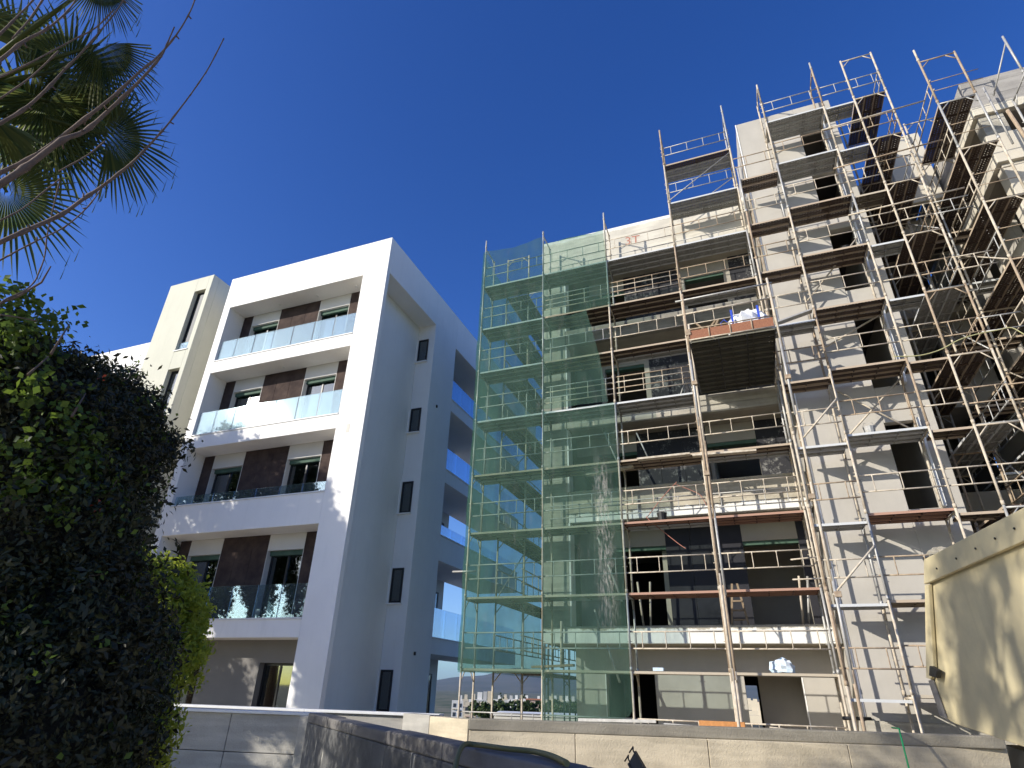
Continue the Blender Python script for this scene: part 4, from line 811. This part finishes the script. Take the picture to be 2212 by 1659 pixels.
# low white hall nearer by, with pale windows
c = ray(1165, 1540); c.z = 0; c = c.normalized() * 46
hall = thing('white_hall', (c.x, c.y, -8), 'long low white hall just beyond the site, seen under the netting', 'building')
a = math.atan2(-c.x, c.y); X, Y = Vector((math.cos(a), math.sin(a), 0)), Vector((-math.sin(a), math.cos(a), 0))
zt = -1.45; MB().rbox(c + Vector((0, 0, (zt - 8) / 2)), X * 2.9, Y * 3, (0, 0, (zt + 8) / 2)).obj('wall', CW[0], hall)
MB().rbox(c + Vector((0, 0, zt + .1)), X * 2.95, Y * 3.05, (0, 0, .05)).obj('roof_edge', M['cop'], hall)
for i in range(6): MB().rbox(c - Y * 3.02 + X * (-2.4 + i * .95) + Vector((0, 0, zt - .5)), X * .2, Y * .03, (0, 0, .25)).obj('window', M['pane'], hall)
rf = ray(1095, 1521); rf.z = 0; rf = rf.normalized() * 130
# dark posts of the rear fence
fb = thing('rear_fence', (-4.5, 27, G), 'dark bar fence at the rear of the site behind the netted bays', 'fence')
for i in range(26): boxes('bar', M['frame'], fb, [(-7.6 + i * .19, -7.55 + i * .19, 26.9, 26.95, G, -.55 - .1 * (i % 3 == 0))])
boxes('rail', M['frame'], fb, [(-7.7, -2.8, 26.91, 26.94, -.75, -.70)])
# ------------------------------------------------------------------ vegetation
def leaves(name, C, N, size, mat, parent=None, aspect=.5, jitter=.9, fold=.25, curl=0, kind='stuff', **t):
    """C: (n,3) centres, N: (n,3) preferred normals; each leaf one folded pair of triangles"""
    n = len(C); N = N + RNG.normal(0, jitter, (n, 3)); N /= np.linalg.norm(N, axis=1)[:, None] + 1e-9
    T = RNG.normal(0, 1, (n, 3)); T[:, 2] -= .5; T -= (T * N).sum(1)[:, None] * N; T /= np.linalg.norm(T, axis=1)[:, None] + 1e-9
    B = np.cross(N, T); s = (size * RNG.uniform(.6, 1.35, n))[:, None]
    V = np.empty((n, 4, 3)); V[:, 0] = C - T * s * .5; V[:, 1] = C + B * s * aspect * .5 + N * s * fold * .3; V[:, 2] = C + T * s * .55; V[:, 3] = C - B * s * aspect * .5 + N * s * fold * .3
    me = bpy.data.meshes.new(name); me.vertices.add(4 * n); lo = V.reshape(-1, 3); org = lo.mean(0); org[2] = lo[:, 2].min()
    me.vertices.foreach_set('co', (lo - org).ravel()); me.loops.add(6 * n); me.polygons.add(2 * n)
    idx = np.arange(n)[:, None] * 4 + np.array([0, 1, 2, 0, 2, 3])[None]; me.loops.foreach_set('vertex_index', idx.ravel())
    me.polygons.foreach_set('loop_start', np.arange(2 * n) * 3); me.polygons.foreach_set('loop_total', np.full(2 * n, 3)); me.materials.append(mat); me.update(calc_edges=True)
    return place(name, me, org, 0, parent, kind=kind, **t)
def lobes(L, n, shell=(.55, 1.06), clump=.22):
    """points and outward normals on a union of ellipsoids, gathered in clumps"""
    L = np.array(L, float); area = (L[:, 3] * L[:, 4] + L[:, 4] * L[:, 5]); k = RNG.choice(len(L), n // 12, p=area / area.sum())
    d = RNG.normal(0, 1, (len(k), 3)); d /= np.linalg.norm(d, axis=1)[:, None]; r = RNG.uniform(*shell, len(k)) ** .6
    r *= 1 + .13 * np.sin(d[:, 0] * 7 + k) * np.sin(d[:, 2] * 6 + 2 * k) + .06 * np.sin(d[:, 1] * 15 + k)
    P = L[k, :3] + d * r[:, None] * L[k, 3:6]; P = np.repeat(P, 12, 0); D = np.repeat(d, 12, 0)
    P = P + RNG.normal(0, 1, P.shape) * clump * L[:, 3].mean() * .35; return P, D
def lobe_px(items):
    out = []
    for x, y, rp, d in items:
        c = at(x, y, d); r_ = rp / 1270 * d * .93; out.append((c.x, c.y, c.z, r_, r_, r_))
    return out
def core(name, L, mat, par, k=.62):
    b = MB()
    for (x, y, z, a, b_, c) in L:
        nu, nv = 10, 6; vs = []
        for i in range(nv + 1):
            th = math.pi * i / nv
            for j in range(nu): ph = 2 * math.pi * j / nu; vs.append((x + a * k * math.sin(th) * math.cos(ph), y + b_ * k * math.sin(th) * math.sin(ph), z + c * k * math.cos(th)))
        b.add(vs, [(i * nu + j, (i + 1) * nu + j, (i + 1) * nu + (j + 1) % nu, i * nu + (j + 1) % nu) for i in range(nv) for j in range(nu)], 0, True)
    return b.obj(name, mat, par, kind='stuff')
M['core_dark'] = plain('dark_foliage_core', (.03, .028, .018), .95, var=.5, sc=30, bump=1, bsc=40, bd=.05)  # for opaque cores added inside the foliage to block light
HB = lobe_px([(-30, 800, 90, 6.3), (45, 860, 110, 6.2), (150, 850, 75, 6.6), (235, 868, 72, 7.0), (290, 895, 48, 7.2), (285, 985, 62, 7.1), (335, 965, 46, 7.4), (200, 960, 105, 6.8), (80, 990, 150, 6.2), (210, 1080, 95, 6.8), (252, 1150, 42, 7.0), (60, 1190, 170, 6.0), (170, 1200, 100, 6.5),
               (90, 1400, 180, 5.8), (215, 1330, 85, 6.4), (30, 1600, 200, 5.6), (180, 1530, 115, 6.0), (215, 1640, 70, 6.0), (-90, 1500, 150, 5.8), (225, 1450, 75, 6.6), (300, 1440, 50, 7.0), (330, 1385, 40, 7.0), (150, 1420, 120, 6.2)])
hb = thing('climber_hedge', (-5.2, 3.2, G), 'big dark overgrown hedge filling the lower left corner', 'hedge')
P, D = lobes(HB, 190000, (.5, 1.10), .2); leaves('foliage', P, D, .040, M['leaf_dark'], hb); core('light_block_core', HB, M['core_dark'], hb, .72)
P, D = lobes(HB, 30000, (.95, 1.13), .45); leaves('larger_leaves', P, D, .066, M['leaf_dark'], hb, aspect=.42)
P, D = lobes(HB[:-1], 12 * 46, (1.0, 1.04), .0)
for q, d in zip(P[::12], D[::12]):
    q = Vector(q); d = (Vector(d) + Vector((0, 0, .5)) + Vector(RNG.normal(0, .3, 3))).normalized(); L_ = RNG.uniform(.14, .34); tubeobj('twig', [q - d * .1, q + d * L_ * .6, q + d * L_ + Vector((0, 0, -.02))], [.006, .004, .002], 'bark', hb, 4)
    cc = np.array([tuple(q + d * L_ * RNG.uniform(.1, 1.05)) for _ in range(26)]) + RNG.normal(0, .018, (26, 3)); leaves('twig_leaves', cc, np.zeros((26, 3)) + .01, .045, M['leaf_dark' if RNG.random() < .6 else 'leaf_vine'], hb, aspect=.5)
VB = lobe_px([(20, 735, 60, 5.9), (95, 725, 48, 6.0), (60, 690, 30, 6.0), (10, 655, 30, 5.9), (25, 630, 22, 5.9), (60, 850, 45, 5.6), (120, 930, 55, 5.6), (180, 870, 30, 5.8), (200, 1050, 55, 5.7), (80, 1080, 60, 5.4), (30, 1000, 60, 5.4), (150, 1010, 50, 5.6), (250, 1280, 40, 6.0)])
P, D = lobes(HB, 3600, (1.0, 1.05), .35); leaves('painted_sunlit_leaves', P, D, .045, M['leaf_vine'], hb, aspect=.7)  # brighter leaf colour stands in for sunlight on the hedge
P, D = lobes(VB, 1900, (.5, 1.2), .7); leaves('vine_leaves', P, D, .055, M['leaf_vine'], hb, aspect=.8)
tw_ = [at(x, y, 5.8) for x, y in ((0, 655), (40, 640), (90, 610), (110, 575))]; tubeobj('vine_stem', tw_, [.012, .01, .008, .005], 'bark', hb, 5)
for a_, b_ in (((60, 810), (105, 770)), ((110, 765), (150, 700)), ((155, 900), (185, 850))): tubeobj('vine_stem', [at(*a_, 5.4), at(*b_, 5.6)], [.010, .004], 'bark', hb, 5)
P = np.array([tuple(at(x, y, 5.5)) for x, y in ((222, 812), (205, 1085), (88, 1205), (170, 1255), (195, 1270), (165, 1290), (200, 1310), (160, 1370), (172, 1365), (210, 1105))]); leaves('blossom', np.repeat(P, 4, 0) + RNG.normal(0, .015, (40, 3)), np.zeros((40, 3)) + .01, .032, M['flower'], hb, aspect=.7)
LB = lobe_px([(275, 1255, 55, 9.8), (325, 1270, 52, 9.9), (385, 1325, 45, 10.1), (340, 1330, 75, 9.8), (400, 1395, 36, 10.2), (300, 1330, 60, 9.6), (395, 1243, 18, 10.1), (350, 1430, 65, 9.6), (270, 1520, 60, 9.2), (300, 1600, 60, 9.2)])
lb = thing('lime_shrub', (-7.6, 6.2, G), 'sunlit yellow-green shrub poking out right of the dark hedge', 'shrub')
P, D = lobes(LB, 34000, (.45, 1.32), .34); leaves('foliage', P, D, .075, M['leaf_lime'], lb, aspect=.45); core('light_block_core', LB, M['core_dark'], lb, .6)
tubeobj('stem', [at(290, 1600, 9.3), at(320, 1400, 9.6), at(395, 1240, 10.1)], [.04, .03, .006], 'bark', lb, 6)
# palm
pc = at(-140, 230, 8.6)
pl = thing('fan_palm', (pc.x, pc.y, G), 'fan palm with drooping fronds entering at the upper left', 'palm tree')
MB().tube([(pc.x + .2, pc.y, G), (pc.x + .1, pc.y, pc.z * .5), (pc.x, pc.y, pc.z - .2)], [.24, .19, .2], 12).obj('trunk', M['bark'], pl)
def frond(px, py, d, ang, rad, spread=150, tilt=.3, n=38, droop=.25):
    c = at(px, py, d); v = c.normalized(); U = (RGT * math.cos(R(ang)) + UPV * math.sin(R(ang))); U = (U + v * tilt).normalized(); Nn = (v - U * v.dot(U)).normalized(); Sd = Nn.cross(U)
    b = MB(); k = .42; rad *= .93
    def pt(a, r_, off=0, z=0):
        dr = droop * (r_ / rad) ** 2.2 * rad; return c + (U * math.cos(a) + Sd * math.sin(a)) * r_ + Vector((0, 0, -dr)) + (U * -math.sin(a) + Sd * math.cos(a)) * off + Nn * z
    for i in range(n):
        a = R(-spread + 2 * spread * (i + .5) / n); da = R(spread) / n; rr_ = rad * (1 - .22 * (abs(a) / R(spread)) ** 2) * random.uniform(.9, 1.06); bend = random.uniform(-.05, .05)
        w1 = da * rad * k; z = .02 * rad
        q = [pt(a, .03, 0), pt(a - da, rad * k, 0, z), pt(a, rad * k, 0, -z), pt(a + da, rad * k, 0, z), pt(a + bend * .4, rad * .75, -w1 * .45), pt(a + bend * .4, rad * .75, w1 * .45), pt(a + bend, rr_, 0)]
        b.add(q, [(0, 1, 2), (0, 2, 3), (1, 4, 2), (3, 2, 5), (2, 4, 6), (2, 6, 5)])
        if random.random() < .25:            # dry thread
            e = pt(a + bend, rr_ * .95); b.add([e, e + Vector((.004, 0, -.22)), e + Vector((.012, .005, -.2))], [(0, 1, 2)])
    f_ = b.obj('frond', M['leaf_palm'], pl)
    tubeobj('petiole', [pc, (pc + c) / 2 + Vector((0, 0, .12)), c], [.035, .025, .014], 'leaf_palm', f_, 5)
for a in ((232, 292, 8.4, -12, .86, 100, .15), (120, 300, 8.8, -60, .68, 140, .5), (150, 150, 8.6, 15, .85, 120, .6), (60, 170, 9.0, -40, .95, 150, .7), (215, 95, 8.3, -60, .72, 80, .5), (15, 415, 8.2, -45, .85, 120, .3), (30, 90, 9.2, 60, .8, 130, .5), (60, 260, 9.0, -10, 1.0, 130, .7),
          (215, -45, 8.2, -80, .55, 70, .3), (-20, 250, 8.4, 200, .9, 140, .4), (100, 215, 8.5, -75, .8, 120, .5), (-60, 60, 8.8, 120, .8, 140, .4), (165, 225, 8.9, -30, .8, 110, .6)): frond(*a)
# bare tree
bt_ = thing('bare_tree', (-6.2, .2, G), 'leafless tree with long knobbly shoots sweeping up across the palm', 'tree')
k1 = lambda x, y: (x / 3, y / 3); k2 = lambda x, y: (x / 3, 553.2 + y / 3)
BR = [([k1(-500, 1800), k1(0, 1570), k1(200, 1480), k1(400, 1390), k1(540, 1290), k1(680, 1195), k1(850, 1060), k1(950, 960), k1(1050, 850), k1(1100, 790), k1(1230, 620), k1(1340, 460), k1(1410, 330), k1(1450, 250)], .030),
      ([k1(-200, 1800), k1(50, 1659), k1(240, 1560), k1(420, 1470), k1(560, 1350), k1(650, 1235)], .013),
      ([k1(-500, 1500), k1(0, 1195), k1(200, 1060), k1(400, 910), k1(550, 850), k1(700, 720), k1(900, 530), k1(1040, 370), k1(1080, 290), k1(1130, 175)], .042),
      ([k1(-400, 1300), k1(0, 1120), k1(240, 1000), k1(550, 770), k1(740, 620), k1(900, 470), k1(1020, 370), k1(1140, 230), k1(1220, 100), k1(1262, 0), k1(1290, -120)], .028),
      ([k1(-300, 950), k1(0, 800), k1(180, 690), k1(330, 550), k1(420, 450), k1(540, 330), k1(650, 200), k1(740, 90), k1(800, 0), k1(850, -120)], .022),
      ([k1(-200, 520), k1(0, 390), k1(150, 270), k1(300, 190), k1(420, 90), k1(490, 0), k1(540, -120)], .022), ([k1(-200, 400), k1(0, 220), k1(100, 120), k1(215, 0), k1(280, -100)], .018),
      ([k1(-200, 560), k1(0, 500), k1(210, 400), k1(340, 330), k1(490, 250), k1(620, 180), k1(740, 60)], .012), ([k1(0, 640), k1(200, 500), k1(380, 330)], .010), ([k1(0, 1430), k1(150, 1350), k1(300, 1230), k1(390, 1160)], .010), ([k1(380, 1110), k1(560, 1010), k1(680, 915)], .008), ([k1(80, 250), k1(180, 140), k1(290, -20)], .009),
      ([k2(-100, 420), k2(20, 290), k2(150, 230), k2(220, 170), k2(250, 110), k2(290, 0), k1(310, 1500), k1(390, 1160)], .010), ([k2(0, 380), k2(110, 395), k2(240, 420)], .006)]
for i, (pts, r_) in enumerate(BR):
    d0 = 4.3 + .25 * math.sin(i * 2.1); P = [at(x, y, d0 + .08 * j) for j, (x, y) in enumerate(pts)]
    Q = []
    for j in range(len(P) - 1):              # Catmull-Rom smoothing
        p0, p1, p2, p3 = P[max(j - 1, 0)], P[j], P[j + 1], P[min(j + 2, len(P) - 1)]
        for s_ in range(4): u = s_ / 4; Q.append(.5 * ((2 * p1) + (p2 - p0) * u + (2 * p0 - 5 * p1 + 4 * p2 - p3) * u * u + (3 * p1 - p0 - 3 * p2 + p3) * u ** 3))
    Q.append(P[-1]); n = len(Q); br = MB().tube(Q, [max(.0040, r_ * .48 * (1 - .9 * (k / (n - 1)))) * (1.35 if k % 5 == 2 else 1) for k in range(n)], 7).obj('branch', M['bark'], bt_)
    for k in range(2, n - 1, 2):             # buds
        e = Vector(RNG.normal(0, 1, 3)).normalized() * (r_ * (1 - .9 * k / n) + .016); MB().tube([Q[k], Q[k] + e], [.006, .004], 4).obj('bud', M['bark'], br) if i < 6 and k % 4 == 0 else None
MB().tube([(-6.0, .1, G), (-5.6, .3, 0), at(-170, 600, 4.3)], [.12, .10, .06], 10).obj('trunk', M['bark'], bt_)
# trees outside the picture on the left and behind: they throw the leafy shade on the white building and walls
def shade_tree(name, T, tmin, tmax, n, size, label, gap=.45, loc=None, thr=.0):
    """T: target points on what is shaded; leaves float up-sun from them"""
    T = np.array(T); k = RNG.integers(0, len(T), n); C = T[k] + RNG.normal(0, .12, (n, 3)); t_ = RNG.uniform(tmin, tmax, n)
    q = C[:, 0] * 1.3 + C[:, 2] * 1.1; w = np.sin(C[:, 0] * 2.3 + 1) * np.sin(C[:, 2] * 2.9 + C[:, 1]) + .6 * np.sin(C[:, 0] * 5.1) * np.sin(C[:, 2] * 6.3 + 2); keep = w > thr - 2.6 * RNG.random(n) * gap
    C = (C + t_[:, None] * np.array(SUN))[keep]
    c = C.mean(0); o = thing(name, (c[0], c[1], G), label, 'tree'); leaves('crown', C, np.zeros_like(C) + .01, size, M['leaf_tree'], o, aspect=.6)
    MB().tube([(c[0] + .3, c[1], G), (c[0], c[1] + .1, G + (c[2] - G) * .5), (c[0], c[1], c[2] + .5)], [.3, .22, .1], 10).obj('trunk', M['bark'], o)
    for _ in range(7): q = C[RNG.integers(0, len(C))]; MB().tube([(c[0], c[1], G + (c[2] - G) * RNG.uniform(.5, .9)), (c + q) / 2, q], [.09, .05, .02], 6).obj('limb', M['bark'], o)
    return o
prof = ([-22.5, -21, -20, -18.5, -17, -15, -13.8, -13, -12.2, -11.6], [8.0, 8.5, 9.0, 8.9, 8.1, 7.5, 6.6, 5.5, 4.2, 3.0])
T = []
while len(T) < 9000:
    x = RNG.uniform(-22.5, -11.7); z = RNG.uniform(-1.8, 9.2); top = np.interp(x, *prof) + .25 * math.sin(x * 5) + .15 * math.sin(x * 13)
    if z < top and not (-19 < x < -12.5 and z < 1.3 and math.sin(x * 2.2 + z) > .55) and not (abs(x + 17.3) < .35 and 1.3 < z < 1.75): T.append((x, 16.15, z))
T1 = [t_ for t_ in T if t_[0] < -17]; T2 = [t_ for t_ in T if t_[0] >= -17]
shade_tree('street_tree', T1, 8.5, 12.5, 42000, .18, 'tall leafy street tree outside the picture, farther left', .95)
shade_tree('street_tree', T2, 12, 16, 46000, .18, 'broad leafy street tree outside the picture, beside the hedge', .95)
T = [(x, 11 + (x + 13) * .2, z) for x, z in zip(RNG.uniform(-14, -8.8, 5000), RNG.uniform(-2.3, -.4, 5000)) if not (-10.9 < x < -9.2 and z < -.60 and (math.hypot((x + 10.0) / .75, (z + 1.25) / .5) < 1 or math.sin(x * 9 + z * 4) + .8 * math.sin(z * 11 - x * 3) > -.2))]
shade_tree('roadside_tree', T, 6.5, 13, 26000, .11, 'low roadside tree outside the picture that shades the grey panel wall', 1.3)
T = [(-8.9 + 9 * u, 11.4 - 7.8 * u, z) for u, z in zip(RNG.uniform(0, 1, 5000), RNG.uniform(-2.2, -.4, 5000)) if not (.15 < u < .24 and math.sin(z * 8 + u * 60) > -.6)]
shade_tree('roadside_tree', T, 8, 12, 30000, .10, 'low roadside tree outside the picture that shades the old dark wall', .95)
def blobs(x0, x1, y0, y1, z0, z1, n, f=1.0, ph=0, cut=.0):
    out = []
    while len(out) < n:
        x, y, z = RNG.uniform(x0, x1), RNG.uniform(y0, y1), RNG.uniform(z0, z1)
        if math.sin(x * 2.3 * f + ph) + math.sin(y * 1.7 * f + z * 2.6 * f + ph * 2) > cut: out.append((x, y, z))
    return out
T = blobs(1.0, 5.2, 13.5, 14.9, -2.2, -.4, 1500, 1.3, .5, -.35); T += blobs(2.2, 3.4, 4.5, 11.2, -.6, 2.2, 4500, .8, 1.5, .1)
shade_tree('plane_tree', T, 20, 27, 8000, .15, 'plane tree behind the viewer dappling the cream skip', .25)
# small trees in the town
for i, (px, yb, d, s_) in enumerate(sorted(((1070, 1528, 190, 3.4), (1108, 1530, 170, 3.6), (1136, 1531, 150, 3.2), (1160, 1530, 165, 3.6), (1190, 1531, 150, 3.0), (1215, 1533, 140, 3.2), (1085, 1534, 120, 2.6), (1238, 1530, 160, 3.2), (1050, 1536, 110, 2.4), (1120, 1524, 260, 4.4), (1030, 1530, 150, 3.4), (1200, 1522, 280, 4.2)))):
    s_ *= .55
    c = at(px, yb, d); o = thing('town_tree', (c.x, c.y, c.z - s_ * 1.6), 'round dark tree in the far town, %s of the trees listed from the left' % ORD[i], 'tree', 'distant town trees')
    P, D = lobes([(c.x, c.y, c.z, s_, s_, s_ * .8), (c.x + s_ * .6, c.y, c.z - .3, s_ * .6, s_ * .6, s_ * .6)], 900, (.5, 1.05)); leaves('crown', P, D, .9, M['leaf_tree'], o); MB().tube([(c.x, c.y, c.z - s_ * 1.6), (c.x, c.y, c.z)], .3, 6).obj('trunk', M['bark'], o)
for px, yt, d, w_ in ((1082, 1500, 210, 'middle'), (1132, 1498, 260, 'rightmost'), (1050, 1503, 200, 'leftmost')):
    c = at(px, yt, d); o = thing('cypress', (c.x, c.y, c.z - 8), 'dark slim cypress among the distant town roofs, %s of the three' % w_, 'tree', 'distant cypresses')
    P, D = lobes([(c.x, c.y, c.z - 3.5, 1.0, 1.0, 3.6)], 900, (.4, 1.0)); leaves('crown', P, D, .7, M['leaf_tree'], o); MB().tube([(c.x, c.y, c.z - 8), (c.x, c.y, c.z - 2)], .2, 6).obj('trunk', M['bark'], o)
# ------------------------------------------------------------------ air
HAZE = 4.0e-5
if HAZE:
    t = NT('thin_air'); v_ = t.n('VolumePrincipled', i_Color=(.36, .56, 1, 1), i_Density=HAZE, i_Anisotropy=.2); t.t.links.new(v_.outputs[0], t.out.inputs[1])
    boxes('haze', t.m, None, [(-9500, 9500, -60, 9800, -30, 260)], kind='stuff')
# lift the whole place so that the eye stands 1.7 m above the ground
for o in list(COL.objects):
    if o.parent is None and o.type != 'LIGHT': o.location.z += ZUP
print('objects', len(COL.objects))
